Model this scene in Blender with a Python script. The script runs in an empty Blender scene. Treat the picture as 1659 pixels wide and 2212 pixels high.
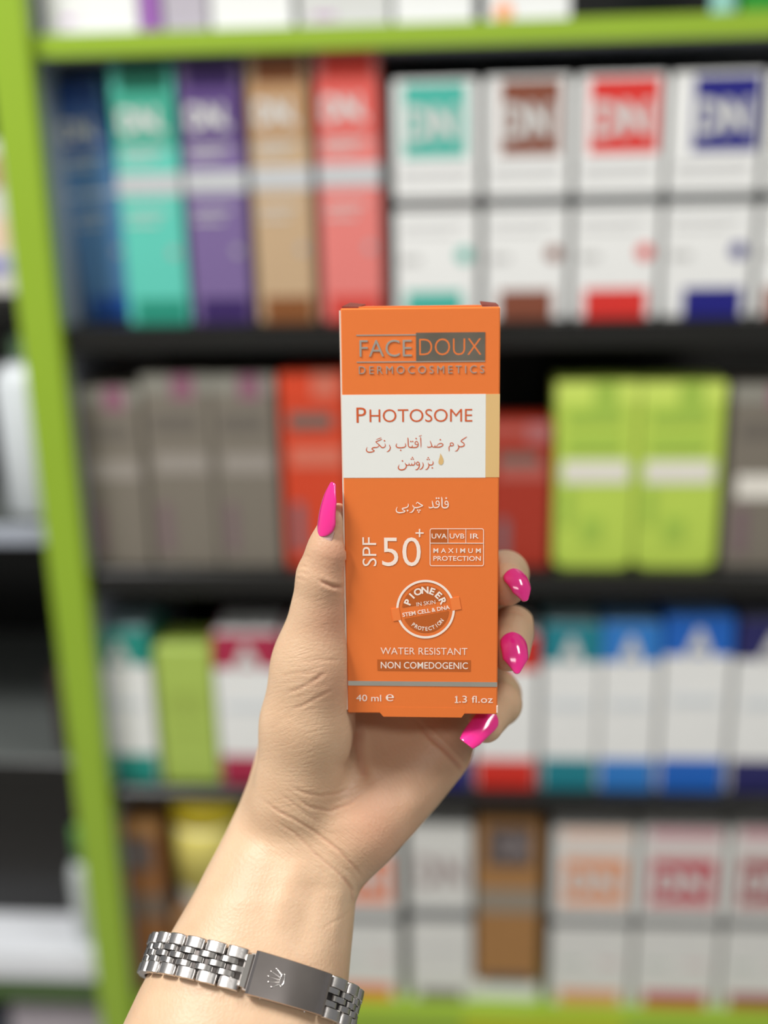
import bpy, math, random
import numpy as np
from mathutils import Matrix, Vector
from mathutils.bvhtree import BVHTree
random.seed(7); rng = np.random.default_rng(7)
scn = bpy.context.scene
COL = scn.collection

# ------------------------------------------------------------------ camera
F, CX, CY = 2400.0, 829.5, 1106.0          # focal length and centre in pixels of the 1659x2212 frame
_v = Vector((.0217, .9557, .294)).normalized()            # world "down" seen in camera axes (right, down, forward)
_zw = -_v
_u = Vector((.9976, -.0013, -.069)); _xw = (_u - _u.dot(_zw) * _zw).normalized()
_yw = _zw.cross(_xw)
M = Matrix((_xw, _yw, _zw))                               # camera axes -> world
CAM = Vector((0, 0, 1.45))
Mn = np.array(M); Cn = np.array(CAM)
def W(px, py, z):                                         # pixel + camera depth -> world
    return M @ Vector(((px - CX) / F * z, (py - CY) / F * z, z)) + CAM
def at(px, py, Y):                                        # pixel + world depth plane -> world
    d = M @ Vector(((px - CX) / F, (py - CY) / F, 1)); return CAM + d * (Y / d.y)
cam = bpy.data.cameras.new('camera'); cam_o = bpy.data.objects.new('camera', cam); COL.objects.link(cam_o)
R3 = Matrix((M @ Vector((1, 0, 0)), M @ Vector((0, -1, 0)), M @ Vector((0, 0, -1)))).transposed()
cam_o.matrix_world = Matrix.Translation(CAM) @ R3.to_4x4()
cam.sensor_fit = 'HORIZONTAL'; cam.sensor_width = 24; cam.lens = F / 1659 * 24; cam.clip_start = .01
cam.dof.use_dof = True; cam.dof.focus_distance = .347; cam.dof.aperture_fstop = 3.0; cam.dof.aperture_blades = 0
scn.camera = cam_o

# ------------------------------------------------------------------ light
world = bpy.data.worlds.new('shop_air'); scn.world = world; world.use_nodes = True
world.node_tree.nodes['Background'].inputs[0].default_value = (.97, .985, 1, 1)
world.node_tree.nodes['Background'].inputs[1].default_value = .19
def area(name, loc, target, sx, sy, power, color=(1, .985, .965)):
    l = bpy.data.lights.new(name, 'AREA'); l.shape = 'RECTANGLE'; l.size = sx; l.size_y = sy; l.energy = power; l.color = color
    o = bpy.data.objects.new(name, l); COL.objects.link(o); o.location = loc
    o.rotation_euler = (Vector(target) - Vector(loc)).to_track_quat('-Z', 'Y').to_euler()
    return o
area('ceiling_light', (-.95, -.02, 2.75), (-.15, .3, .4), .5, .4, 33)
area('ceiling_light', (-1.9, -.3, 2.75), (-1.3, .4, 0), .3, 1.2, 9)
area('ceiling_light', (1.1, .1, 2.75), (.8, .6, .6), .3, .8, 14)
area('ceiling_light', (.1, -1.5, 2.8), (.1, -.6, .6), 1.4, .35, 11)
scn.view_settings.view_transform = 'Standard'; scn.view_settings.look = 'None'
scn.view_settings.exposure = .3; scn.view_settings.gamma = 1; scn.view_settings.use_curve_mapping = False

# ------------------------------------------------------------------ materials
def lin(c): return tuple((x / 255 / 12.92 if x <= 10 else ((x / 255 + .055) / 1.055) ** 2.4) for x in c)
MATS = {}
def mat(name, rgb, rough=.5, metal=0, var=.04, scale=60, bump=0, spec=.5, coat=0, bscale=None, aniso=0):
    if name in MATS: return MATS[name]
    m = bpy.data.materials.new(name); m.use_nodes = True; nt = m.node_tree; b = nt.nodes['Principled BSDF']
    c = lin(rgb)
    tc = nt.nodes.new('ShaderNodeTexCoord'); nz = nt.nodes.new('ShaderNodeTexNoise'); nz.inputs['Scale'].default_value = scale
    nt.links.new(tc.outputs['Object'], nz.inputs['Vector'])
    mx = nt.nodes.new('ShaderNodeMix'); mx.data_type = 'RGBA'
    mx.inputs[6].default_value = (*[x * (1 - var) for x in c], 1); mx.inputs[7].default_value = (*[min(1, x * (1 + var)) for x in c], 1)
    nt.links.new(nz.outputs[0], mx.inputs[0]); nt.links.new(mx.outputs[2], b.inputs['Base Color'])
    b.inputs['Roughness'].default_value = rough; b.inputs['Metallic'].default_value = metal
    b.inputs['Specular IOR Level'].default_value = spec; b.inputs['Coat Weight'].default_value = coat; b.inputs['Coat Roughness'].default_value = .08
    if bump:
        n2 = nt.nodes.new('ShaderNodeTexNoise'); n2.inputs['Scale'].default_value = bscale or scale * 8; n2.inputs['Detail'].default_value = 4
        bp = nt.nodes.new('ShaderNodeBump'); bp.inputs['Strength'].default_value = bump; bp.inputs['Distance'].default_value = .0005
        nt.links.new(tc.outputs['Object'], n2.inputs['Vector']); nt.links.new(n2.outputs[0], bp.inputs['Height']); nt.links.new(bp.outputs[0], b.inputs['Normal'])
    MATS[name] = m; return m

# ------------------------------------------------------------------ object helpers
def link(name, verts, faces, m, parent=None, smooth=False, matrix=None):
    me = bpy.data.meshes.new(name); me.from_pydata([tuple(v) for v in verts], [], [tuple(f) for f in faces]); me.update()
    if smooth: me.shade_smooth()
    if m: me.materials.append(m)
    o = bpy.data.objects.new(name, me); COL.objects.link(o)
    if parent: o.parent = parent
    if matrix is not None: o.matrix_world = matrix
    return o
def empty(name, loc=(0, 0, 0), matrix=None):
    o = bpy.data.objects.new(name, None); COL.objects.link(o); o.empty_display_size = .02
    if matrix is not None: o.matrix_world = matrix
    else: o.location = loc
    return o
def tag(o, label, cat, group=None):
    o['label'] = label; o['category'] = cat
    if group: o['group'] = group
    return o
def structure(o, label=None, cat='shelving'):
    o['kind'] = 'structure'
    if label: o['label'] = label; o['category'] = cat
    return o
class MB:
    def __init__(s): s.v = []; s.f = []
    def add(s, vs, fs):
        n = len(s.v); s.v += [tuple(v) for v in vs]; s.f += [tuple(i + n for i in f) for f in fs]; return s
    def box(s, x0, x1, y0, y1, z0, z1, b=0):
        """cuboid; with b, all twelve edges are chamfered"""
        if not b:
            return s.add([(x, y, z) for x in (x0, x1) for y in (y0, y1) for z in (z0, z1)],
                         [(0, 1, 3, 2), (4, 6, 7, 5), (0, 4, 5, 1), (2, 3, 7, 6), (0, 2, 6, 4), (1, 5, 7, 3)])
        vs = []; fs = []
        lo = (x0, y0, z0); hi = (x1, y1, z1)
        idx = {}
        for a in range(3):
            for cx in (0, 1):
                for cy in (0, 1):
                    for cz in (0, 1):
                        c = (cx, cy, cz); p = []
                        for k in range(3):
                            base = hi[k] if c[k] else lo[k]
                            p.append(base if k == a else base + (-b if c[k] else b))
                        idx[(a, c)] = len(vs); vs.append(tuple(p))
        C8 = [(i, j, k) for i in (0, 1) for j in (0, 1) for k in (0, 1)]
        for a in range(3):
            o1, o2 = [k for k in range(3) if k != a]
            for sd in (0, 1):
                q = []
                for (p, r) in ((0, 0), (1, 0), (1, 1), (0, 1)):
                    c = [0, 0, 0]; c[a] = sd; c[o1] = p; c[o2] = r; q.append(idx[(a, tuple(c))])
                fs.append(q)
        for e in range(3):
            o1, o2 = [k for k in range(3) if k != e]
            for p in (0, 1):
                for r in (0, 1):
                    c0 = [0, 0, 0]; c0[o1] = p; c0[o2] = r; c1 = list(c0); c1[e] = 1
                    fs.append([idx[(o1, tuple(c0))], idx[(o1, tuple(c1))], idx[(o2, tuple(c1))], idx[(o2, tuple(c0))]])
        for c in C8: fs.append([idx[(0, c)], idx[(1, c)], idx[(2, c)]])
        ctr = np.array([(x0 + x1) / 2, (y0 + y1) / 2, (z0 + z1) / 2]); out = []
        for f in fs:
            P = np.array([vs[i] for i in f]); n = np.cross(P[1] - P[0], P[2] - P[0])
            out.append(f if np.dot(n, P.mean(0) - ctr) > 0 else f[::-1])
        return s.add(vs, out)
    def prism(s, poly, y0, y1):
        """poly in x,z extruded along y"""
        n = len(poly); a = sum(poly[i][0] * poly[(i + 1) % n][1] - poly[(i + 1) % n][0] * poly[i][1] for i in range(n))
        if a < 0: poly = poly[::-1]
        vs = [(x, y0, z) for x, z in poly] + [(x, y1, z) for x, z in poly]
        return s.add(vs, [list(range(n)), list(range(2 * n - 1, n - 1, -1))] + [(i, i + n, (i + 1) % n + n, (i + 1) % n) for i in range(n)])
    def lathe(s, prof, cx, cy, n=28):
        k = len(prof); vs = [(cx + r * math.cos(2 * math.pi * i / n), cy + r * math.sin(2 * math.pi * i / n), z) for i in range(n) for r, z in prof]
        fs = [(i * k + j, (i + 1) % n * k + j, (i + 1) % n * k + j + 1, i * k + j + 1) for i in range(n) for j in range(k - 1)]
        fs += [[i * k for i in range(n)][::-1], [i * k + k - 1 for i in range(n)]]
        return s.add(vs, fs)
    def build(s, name, m, parent=None, smooth=False, matrix=None): return link(name, s.v, s.f, m, parent, smooth, matrix)

def text_mesh(body, weight=0, spacing=1.0):
    """verts (x,y), faces of a filled text outline, normalised to its own bounding box"""
    cu = bpy.data.curves.new('lettering', 'FONT'); cu.body = body; cu.size = 1; cu.space_character = spacing; cu.offset = weight; cu.resolution_u = 4
    o = bpy.data.objects.new('lettering', cu); COL.objects.link(o); bpy.context.view_layer.update()
    me = bpy.data.meshes.new_from_object(o.evaluated_get(bpy.context.evaluated_depsgraph_get()))
    v = np.array([(a.co.x, a.co.y) for a in me.vertices]); f = [tuple(p.vertices) for p in me.polygons]
    bpy.data.objects.remove(o); bpy.data.curves.remove(cu); bpy.data.meshes.remove(me)
    lo, hi = v.min(0), v.max(0)
    return (v - (lo + hi) / 2) / (hi - lo), f, (hi - lo)

# ================================================================== the room
def room_plane(name, x0, x1, y0, y1, z0, z1, m_): structure(MB().box(x0, x1, y0, y1, z0, z1).build(name, m_))
room_plane('floor', -3, 3, -3, 1.4, -.05, 0, mat('pale_floor_tile', (176, 172, 166), .3, var=.08, scale=6))
room_plane('ceiling', -3, 3, -3, 1.4, 2.85, 2.9, mat('ceiling_white', (226, 226, 222), .8, scale=6))
room_plane('wall_front', -3, 3, -2.45, -2.4, 0, 2.85, mat('pale_wall', (214, 212, 206), .7, scale=4))
# ================================================================== the shelving
FY = .935                                    # plane of the shelf edges
PY = .95                                     # plane of the product fronts
BY = 1.25                                    # back panel
rowz = {0: at(850, 50, FY).z, 1: at(1200, 694, FY).z, 2: at(1280, 1238, FY).z, 3: at(1230, 1722, FY).z, 4: at(1270, 2192, FY).z}
post_r = (at(92, 350, FY - .01).x + at(128, 720, FY - .01).x) / 2
post_l = post_r - .034
green = mat('green_laminate', (142, 174, 44), .35, var=.03, scale=12, coat=.3)
black = mat('black_laminate', (22, 22, 21), .28, var=.1, scale=20)
greyp = mat('grey_laminate', (158, 164, 176), .45, var=.03, scale=10)
backm = mat('black_back_panel', (16, 17, 17), .22, var=.1, scale=8)
z_low, z_high = rowz[4] - .45, rowz[0] + .55
XR = .95
t = empty('trim_1', (0, 0, 0)); 
p = MB().box(post_l, post_r, FY - .012, FY + .004, z_low, z_high, .0015).build('trim_1', green); structure(p); bpy.data.objects.remove(t)
p2 = MB().box(XR, XR + .034, FY - .012, BY, z_low, z_high, .0015).build('trim_12', green); structure(p2)
p.name = 'trim_1'
# shelf boards: each one a board with a front edge strip
bth = .022
def board(name, z, x0, x1, bm_, em, th=bth):
    o = MB().box(x0, x1, FY + .003, BY, z - th, z, .0006).build(name, bm_); structure(o)
    MB().box(x0, x1, FY - .001, FY + .0028, z - th, z, .0006).build('edge_strip', em, o)
    return o
board('trim_2', rowz[0], post_r, XR, greyp, green, at(850, 50, FY).z - at(850, 103, FY).z)
board('trim_3', rowz[1], post_r, XR, black, black)
board('trim_4', rowz[2], post_r, XR, black, black)
board('trim_5', rowz[3], post_r, XR, black, black, .012)
board('trim_6', rowz[4], post_r, XR, green, green, .034)
o = MB().box(post_r - .018, post_r - .0005, FY + .006, BY, z_low, z_high).build('wall_left', greyp); structure(o)
o = MB().box(-1.2, XR + .04, BY + .001, BY + .012, z_low, z_high).build('wall_back', backm); structure(o)
LX0 = -1.15
board('trim_7', at(60, 1135, FY).z, LX0, post_l, mat('dark_grey_laminate', (88, 92, 90), .4), greyp, .018)
board('trim_8', at(60, 2060, FY).z, LX0, post_l, mat('white_laminate', (222, 225, 230), .4), mat('white_laminate', (222, 225, 230), .4), .034)
board('trim_9', at(60, 640, FY).z, LX0, post_l, black, black, .018)
board('trim_10', at(60, 1645, FY).z, LX0, post_l, mat('dark_grey_laminate', (88, 92, 90), .4), black, .012)
MB().box(LX0, post_l, FY - .001, FY + .003, at(60, 2160, FY).z, at(60, 2112, FY).z).build('edge_strip', mat('dark_green_laminate', (70, 96, 50), .4), bpy.data.objects['trim_8'])

# ================================================================== packs on the shelves
def cm(rgb, rough=.42): return mat('card_%d_%d_%d' % rgb, rgb, rough, var=.03, scale=30)
foil_bg = mat('silver_foil_print', (232, 236, 240), .3, .55, var=.06, scale=40)
greyprint = cm((165, 165, 168))
DN = None
def pack_xyz(x0, x1, ytop, row, Y=PY, ymid=None):
    zb = rowz[row] + .0004
    ym = ymid if ymid else {0: 30, 1: 430, 2: 1020, 3: 1520, 4: 1960}[row]
    a, b = at(x0, ym, Y).x, at(x1, ym, Y).x
    zt = at((x0 + x1) / 2, ytop, Y).z
    return a, b, zb, zt
def carton(x0, x1, ytop, row, body, label, group, prints=(), Y=PY, depth=.05, lean=0, name='cosmetic_carton', logo=None, side=None, X=None, rotz=0):
    """a closed folding carton: body, printed blocks, lid; prints = (part name, u0,u1,v0,v1 fractions from the top left, material)"""
    a, b, zb, zt = pack_xyz(x0, x1, ytop, row, Y)
    w, h = b - a, zt - zb
    r = empty(name, ((a + b) / 2, Y + depth / 2, zb)); tag(r, label, 'box', group)
    r.rotation_euler = (0, lean, rotz)
    if lean: r.location.z += abs(math.sin(lean)) * w / 2
    if rotz: r.location.y += .01
    hw, hd = w / 2, depth / 2
    MB().box(-hw, hw, -hd, hd, 0, h, .0009).build('carton_body', body, r)
    MB().box(-hw + .002, hw - .002, -hd + .0015, hd - .003, h - .0002, h + .0006, .0002).build('lid', side or body, r)
    for q in prints:
        nm, u0, u1, v0, v1, m_ = q[:6]
        pz = .0004 + (.0002 if len(q) > 6 else 0)
        if nm == 'printed_dot':
            cx_, cz_, rr = -hw + w * (u0 + u1) / 2, h * (1 - (v0 + v1) / 2), w * (u1 - u0) / 2
            MB().prism([(cx_ + rr * math.cos(k * math.pi / 8), cz_ + rr * math.sin(k * math.pi / 8)) for k in range(16)], -hd - pz, -hd - .00005).build(nm, m_, r)
            continue
        wrap = .0004 if (u0 <= 0 and u1 >= 1) else 0
        if wrap: MB().box(-hw - wrap, hw + wrap, -hd - pz, hd + wrap, h * (1 - v1), h * (1 - v0), .0001).build(nm, m_, r)
        else: MB().box(-hw + w * u0, -hw + w * u1, -hd - pz, -hd - .00005, h * (1 - v1), h * (1 - v0)).build(nm, m_, r)
    if logo:
        s, u0, u1, v0, v1, m_ = logo
        tv, tf, _ = text_mesh(s, .045)
        vs = [(-hw + w * ((u0 + u1) / 2 + x * (u1 - u0)), -hd - .0009, h * (1 - (v0 + v1) / 2) + y * h * (v1 - v0)) for x, y in tv]
        link('logo', vs, tf, m_, r)
    return r
white = cm((230, 231, 229)); offw = cm((205, 206, 203))
GR1 = 'cartons on the shelf under the green board'
def coloured(x0, x1, yt, c_dark, c_mid, c_body, c_base, label, Y=PY, foil=(.405, .49), lean=0, base=.9, X=0, rotz=0):
    A = [('colour_block', .14, .9, 0, .16, cm(c_dark)), ('logo_panel', .0, .98, .10, .30, cm(c_mid), 1),
         ('foil_band', 0, 1, *foil, foil_bg), ('base_block', .12, .95, base, 1, cm(c_base)),
         ('printed_dot', .74, .88, .70, .73, greyprint), ('small_print', .1, .8, .315, .328, offw, 1), ('small_print', .1, .6, .345, .355, offw, 1),
         ('small_print', .1, .75, .55, .56, offw, 1), ('small_print', .1, .6, .59, .60, offw, 1)]
    return carton(x0, x1, yt, 1, cm(c_body), label, GR1, A, Y=Y, logo=('DN.', .1, .82, .16, .255, offw), lean=lean, rotz=rotz)
coloured(163, 276, 172, (0, 58, 128), (58, 96, 160), (86, 132, 180), (20, 78, 160), 'blue carton at the left end of the upper shelf, leaning on the grey side panel', Y=PY + .03, lean=-.075, foil=(.46, .475))
coloured(258, 392, 138, (0, 104, 82), (60, 160, 136), (92, 196, 178), (32, 140, 118), 'teal carton with silver band, between the blue and the purple carton')
coloured(403, 531, 128, (52, 22, 92), (88, 64, 122), (118, 98, 148), (52, 30, 92), 'purple carton with silver band, between the teal and the tan carton')
coloured(547, 672, 116, (130, 72, 30), (178, 140, 100), (190, 162, 128), (130, 78, 38), 'tan and brown carton with silver band, between the purple and the coral carton')
coloured(690, 822, 105, (214, 52, 36), (218, 92, 84), (222, 124, 118), (208, 66, 56), 'coral red carton with silver band, right of the tan carton')
def whitebox(x0, x1, yt, c, label, bx=(.1, .9), row=1, cpanel=None, foil=(.475, .525), group=GR1, dot=True, blk=(.015, .31), base=.875, logo=True):
    A = [('colour_block', *bx, blk[0], blk[1], cm(c)), ('foil_band', 0, 1, *foil, mat('dark_foil_print', (150, 154, 160), .25, 1)),
         ('base_block', bx[0], bx[1] - .05, base, 1, cm(c)), ('small_print', .08, .9, .355, .375, cm((196, 196, 196)), 1),
         ('small_print', .08, .85, .40, .41, cm((200, 200, 200)), 1), ('small_print', .08, .85, .58, .59, cm((200, 200, 200)), 1),
         ('small_print', .08, .7, .62, .63, cm((200, 200, 200)), 1), ('small_print', .06, .3, .72, .75, cm((190, 190, 188)), 1)]
    if dot: A.append(('printed_dot', .74, .93, .70, .74, cm(c), 1))
    return carton(x0, x1, yt, row, white, label, group, A, depth=.085, logo=('DN', bx[0] + .04, bx[1] - .1, blk[0] + .3 * (blk[1] - blk[0]), blk[1] - .22 * (blk[1] - blk[0]), offw) if logo else None)
whitebox(852, 1032, 172, (70, 176, 160), 'white carton with a teal logo square, first of the white cartons on the upper shelf', (.12, .86))
whitebox(1048, 1228, 165, (128, 70, 50), 'white carton with a brown logo square, behind the right corner of the held pack', (.18, .88))
whitebox(1243, 1428, 160, (214, 48, 42), 'white carton with a red logo square and red base on the upper shelf', (.14, .93))
whitebox(1442, 1634, 155, (24, 24, 122), 'white carton with a navy blue logo square and base on the upper shelf', (.24, .96))
whitebox(1650, 1815, 150, (138, 74, 52), 'white carton cut by the right edge of the photo, brown base, upper shelf')

# ---- row 0, above the green board
G0 = 'packs above the green board'
def r0(x0, x1, body, label, prints=(), name='cosmetic_carton', top=-330): return carton(x0, x1, top, 0, body, label, G0, prints, name=name)
r0(92, 298, white, 'white carton above the green board at the far left, next to a purple one', [('small_print', .2, .35, .9, .93, cm((210, 170, 220)))])
r0(303, 345, cm((150, 95, 170)), 'narrow purple carton above the green board')
r0(352, 448, cm((178, 172, 182)), 'grey lilac carton above the green board, right of the purple one')
r0(456, 632, white, 'white carton above the green board, right of the grey lilac one')
r0(646, 842, offw, 'white carton above the green board, over the coral carton', [('small_print', .15, .4, .92, .95, cm((190, 150, 190)))])
r0(852, 1024, white, 'white carton above the green board, over the teal logo carton')
r0(1050, 1232, white, 'white carton above the green board with a small orange mark', [('printed_dot', .1, .32, .92, .96, cm((240, 160, 110)))])
def bottle(x0, x1, ytop, row, body, capm, label, group, Y=PY, capfrac=.22, zb=None, name='pump_bottle', neck=.4):
    a, b, z0, zt = pack_xyz(x0, x1, ytop, row if row is not None else 1, Y)
    if zb is not None: z0 = zb
    R = (b - a) / 2; h = zt - z0
    r = empty(name, ((a + b) / 2, Y + R, z0)); tag(r, label, 'bottle', group)
    hb = h * (1 - capfrac)
    MB().lathe([(R * .9, 0), (R, .004), (R, hb * .85), (R * .85, hb * .95), (R * neck, hb)], 0, 0).build('bottle_body', body, r, True)
    MB().lathe([(R * neck * 1.25, hb), (R * neck * 1.25, h - .003), (R * neck * 1.1, h)], 0, 0).build('cap', capm, r, True)
    return r
bottle(1540, 1598, -300, 0, cm((150, 205, 190)), white, 'pale aqua bottle above the green board near the right edge', G0)
r0(1604, 1760, cm((40, 140, 40)), 'dark green carton above the green board at the right edge')

# ---- row 2
G2 = 'packs on the second shelf'
def gtube(x0, x1, yt, body, hi, lab, label, mark, top=.09, mx=(.45, .78), labv=(.40, .50), round_=False):
    A = [('top_band', 0, 1, .0, top, hi), ('printed_mark', *mx, .0, top + .03, mark, 1), ('label', .12, .93, *labv, lab),
         ('printed_mark', .12, .3, .66, .92, mat('tint_' + mark.name, tuple(int(x) for x in (118, 98, 102)), .5) if 'lime' not in body.name else mark, 1),
         ('small_print', .12, .8, .2, .28, mat('dim_' + body.name, (104, 98, 90), .5) if 'lime' not in body.name else mark, 1)]
    return carton(x0, x1, yt, 2, body, label, G2, A)
gb = mat('taupe_card', (120, 113, 102), .5); gh = mat('taupe_light_card', (142, 140, 130), .5); gl = mat('taupe_label', (150, 143, 135), .5); gm = mat('mauve_print', (140, 92, 112), .5)
gtube(178, 312, 838, gb, gh, gl, 'grey taupe carton at the left end of the second shelf', gm)
gtube(320, 462, 810, gb, gh, gl, 'grey taupe carton in the middle of the three left of the orange red one', gm)
gtube(466, 600, 810, gb, gh, gl, 'grey taupe carton touching the orange red carton', gm)
orr = mat('orange_red_card', (206, 66, 34), .45); orl = mat('coral_print', (208, 112, 90), .5)
gtube(612, 750, 805, orr, mat('orange_red_top', (222, 72, 38), .45), orl, 'orange red carton on the second shelf, behind the thumb', orl, mx=(.5, .9), labv=(.37, .47))
gtube(1060, 1190, 915, mat('dark_red_card', (164, 48, 30), .45), mat('dull_red_top', (172, 80, 70), .45), mat('dull_red_label', (178, 90, 80), .45), 'short dark red carton between the held pack and the lime packs', mat('dusty_print', (170, 105, 105), .5), mx=(.6, .95), labv=(.28, .38))
# lime pouches with rounded feet
def lime(x0, x1, label):
    a, b, zb, zt = pack_xyz(x0, x1, 828, 2)
    w, h = b - a, zt - zb; r = empty('stand_up_pack', ((a + b) / 2, PY + .022, zb)); tag(r, label, 'pack', G2)
    n = 6; rr = .007; poly = [(-w / 2, h), (-w / 2, rr)] + [(-w / 2 + rr * 2 - 2 * rr * math.cos(k * math.pi / 2 / n), rr - rr * math.sin(k * math.pi / 2 / n)) for k in range(1, n + 1)] + \
        [(w / 2 - rr * 2 + 2 * rr * math.sin(k * math.pi / 2 / n), rr - rr * math.cos(k * math.pi / 2 / n)) for k in range(0, n + 1)] + [(w / 2, h)]
    L1 = mat('lime_card', (184, 210, 84), .4); L2 = mat('lime_bright', (206, 228, 104), .4); L3 = mat('lime_print', (160, 192, 76), .4)
    MB().prism(poly, -.022, .022).build('pack_body', L1, r)
    MB().box(-w / 2 - .0003, w / 2 + .0003, -.0225, .0225, h * .9, h + .0003).build('top_band', L2, r)
    for q_, (u0, u1, v0, v1, m_) in enumerate(((.45, .75, .0, .18, L3), (.14, .8, .14, .22, L3), (.14, .8, .28, .36, L3), (.08, .92, .41, .53, mat('pale_label', (226, 222, 212), .5)), (.35, .6, .72, .86, L3), (.1, .22, .56, .76, L3))):
        MB().box(-w / 2 + w * u0, -w / 2 + w * u1, -.0227 - .0002 * (q_ % 3), -.0221, h * (1 - v1), h * (1 - v0)).build('printed_mark' if m_ is L3 else 'label', m_, r)
lime(1200, 1372, 'bright lime pack with a pale label, left one of the pair'); lime(1378, 1556, 'bright lime pack with a pale label, right one of the pair')
gtube(1574, 1740, 832, gb, gh, mat('pale_label', (226, 222, 212), .5), 'grey taupe carton with a pale label, right of the lime packs', gm, labv=(.48, .61))

# ---- row 3
G3 = 'packs on the third shelf'
def r3(x0, x1, yt, c, label, top=.22, cap=None, bodym=None, base=.81, wline=True):
    A = [('colour_block', 0, 1, 0, top, cm(c)), ('base_block', 0.02, .98, base, 1, cm(c), 1)]
    if wline: A += [('small_print', .12, .85, .45, .50, cm((208, 214, 218)), 1)]
    return carton(x0, x1, yt, 3, bodym or white, label, G3, A, logo=('A', .28, .72, .07, .23, offw) if wline else None, side=cap, depth=.062)
pale = cm((150, 176, 180))
r3(205, 330, 1362, (30, 138, 126), 'white carton with a teal top and base, left end of the third shelf', cap=pale)
o = carton(342, 462, 1400, 3, cm((166, 190, 86)), 'plain lime green carton between the teal and the magenta topped cartons', G3, [('small_print', .15, .8, .3, .5, cm((158, 180, 80))), ('small_print', .15, .8, .6, .64, cm((158, 180, 80)))], depth=.05)
r3(468, 610, 1370, (166, 38, 70), 'white carton with a magenta top and base, left of the thumb')
r3(622, 745, 1370, (196, 70, 80), 'white carton with a rose top, hidden behind the wrist side of the thumb')
r3(900, 1018, 1375, (28, 26, 112), 'white carton with a dark blue base peeping out right of the palm', wline=False)
r3(1028, 1160, 1372, (206, 44, 32), 'white carton with a red top and base, right of the fingers', wline=False)
r3(1172, 1292, 1350, (24, 124, 138), 'white carton with a teal top and base, between the red and the blue one', cap=pale)
r3(1298, 1420, 1348, (44, 120, 196), 'white carton with a mid blue top and base, right of the teal one', cap=cm((120, 160, 200)))
r3(1430, 1574, 1330, (24, 96, 186), 'wider white carton with a strong blue top and base', cap=cm((110, 150, 205)))
r3(1586, 1740, 1340, (34, 34, 92), 'white carton with a dark navy top and base at the right edge', cap=cm((120, 122, 140)))

# ---- row 4
G4 = 'packs on the bottom shelf'
kraft = mat('kraft_card', (158, 114, 66), .6, var=.08, scale=50); kraft2 = mat('kraft_dark_card', (138, 90, 46), .6)
plate = mat('charcoal_label', (84, 74, 72), .5)
carton(228, 356, 1772, 4, kraft2, 'dark brown kraft carton at the left end of the bottom shelf', G4,
       [('label', .12, .88, .10, .28, plate), ('foil_band', 0, 1, .42, .56, mat('dull_band', (112, 96, 82), .5)), ('top_band', 0, 1, 0, .09, kraft)], logo=('DN', .3, .7, .15, .23, cm((130, 120, 118))), side=kraft, depth=.06)
# yellow and white tub
def tub():
    a, b, zb, zt = pack_xyz(362, 515, 1728, 4, PY - .010); w = b - a; h = zt - at(430, 1965, PY).z; zb2 = at(430, 1975, PY).z
    r = empty('yellow_jar', ((a + b) / 2, PY + w / 2, zb2)); tag(r, 'yellow and white round jar on a carton, left of the wrist', 'jar', G4); R = w / 2; h = zt - zb2
    MB().lathe([(R * .86, 0), (R * .93, .004), (R, h * .6), (R, h * .72)], 0, 0).build('jar_body', cm((222, 222, 214)), r, True)
    MB().lathe([(R * .99, h * .18), (R * 1.008, h * .6), (R * 1.006, h * .68)], 0, 0).build('label', mat('yellow_label', (238, 224, 120), .45), r, True)
    MB().lathe([(R * 1.01, h * .70), (R * 1.02, h * .9), (R * .98, h)], 0, 0).build('lid', mat('yellow_plastic', (246, 222, 40), .3), r, True)
    base = MB().box(-R * .95, R * .95, -R * .95, R * .95, 0, zb2 - rowz[4] - .001, .001).build('cosmetic_carton', cm((150, 110, 70)))
    base.location = ((a + b) / 2, PY + w / 2, rowz[4] + .0004); tag(base, 'brown carton under the yellow jar, mostly behind the forearm', 'box', G4)
tub()
def r4(x0, x1, yt, c, label, logo=True, soft=(235, 205, 190)):
    A = [('colour_block', .12, .9, .16, .42, cm(c)), ('top_band', .1, .92, 0, .07, cm(soft)), ('foil_band', 0, 1, .49, .545, mat('dark_foil_print', (150, 154, 160), .25, 1)),
         ('base_block', .12, .88, .92, 1, cm(c)), ('small_print', .1, .8, .64, .65, cm((196, 196, 196)), 1), ('small_print', .1, .4, .74, .77, cm((190, 196, 190)), 1), ('small_print', .6, .85, .74, .77, cm((206, 190, 188)), 1)]
    return carton(x0, x1, yt, 4, cm((214, 214, 210)), label, G4, A, logo=('DN', .18, .8, .22, .36, offw) if logo else None, depth=.085)
r4(705, 862, 1790, (226, 120, 70), 'white carton with an orange square, right beside the wrist')
carton(884, 1020, 1785, 4, cm((214, 214, 210)), 'white carton with plain grey lettering, between the wrist and the kraft carton', G4,
       [('foil_band', 0, 1, .46, .53, mat('dark_foil_print', (150, 154, 160), .25, 1)), ('base_block', .15, .85, .94, 1, cm((110, 100, 100))), ('small_print', .1, .8, .7, .71, cm((180, 180, 180)))],
       logo=('DN', .12, .88, .16, .34, cm((172, 160, 158))), depth=.062)
zk = at(1090, 2122, PY).z
o = MB().box(-.036, .036, -.028, .028, 0, zk - rowz[4] - .0012, .0015).build('white_carton', white); c_ = at(1088, 2150, PY)
o.location = (c_.x, PY + .03, rowz[4] + .0004); tag(o, 'low white carton lying under the kraft carton', 'box', G4)
kr = carton(1030, 1166, 1768, 4, kraft, 'brown kraft carton with a charcoal label, standing on a low white carton', G4,
       [('label', .16, .86, .05, .28, plate), ('foil_band', 0, 1, .42, .56, mat('grey_band', (140, 130, 116), .5)), ('base_block', .1, .9, .95, 1, mat('charcoal_label', (84, 74, 72), .5))], logo=('DN', .36, .8, .1, .22, cm((130, 122, 124))), depth=.055)
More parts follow.
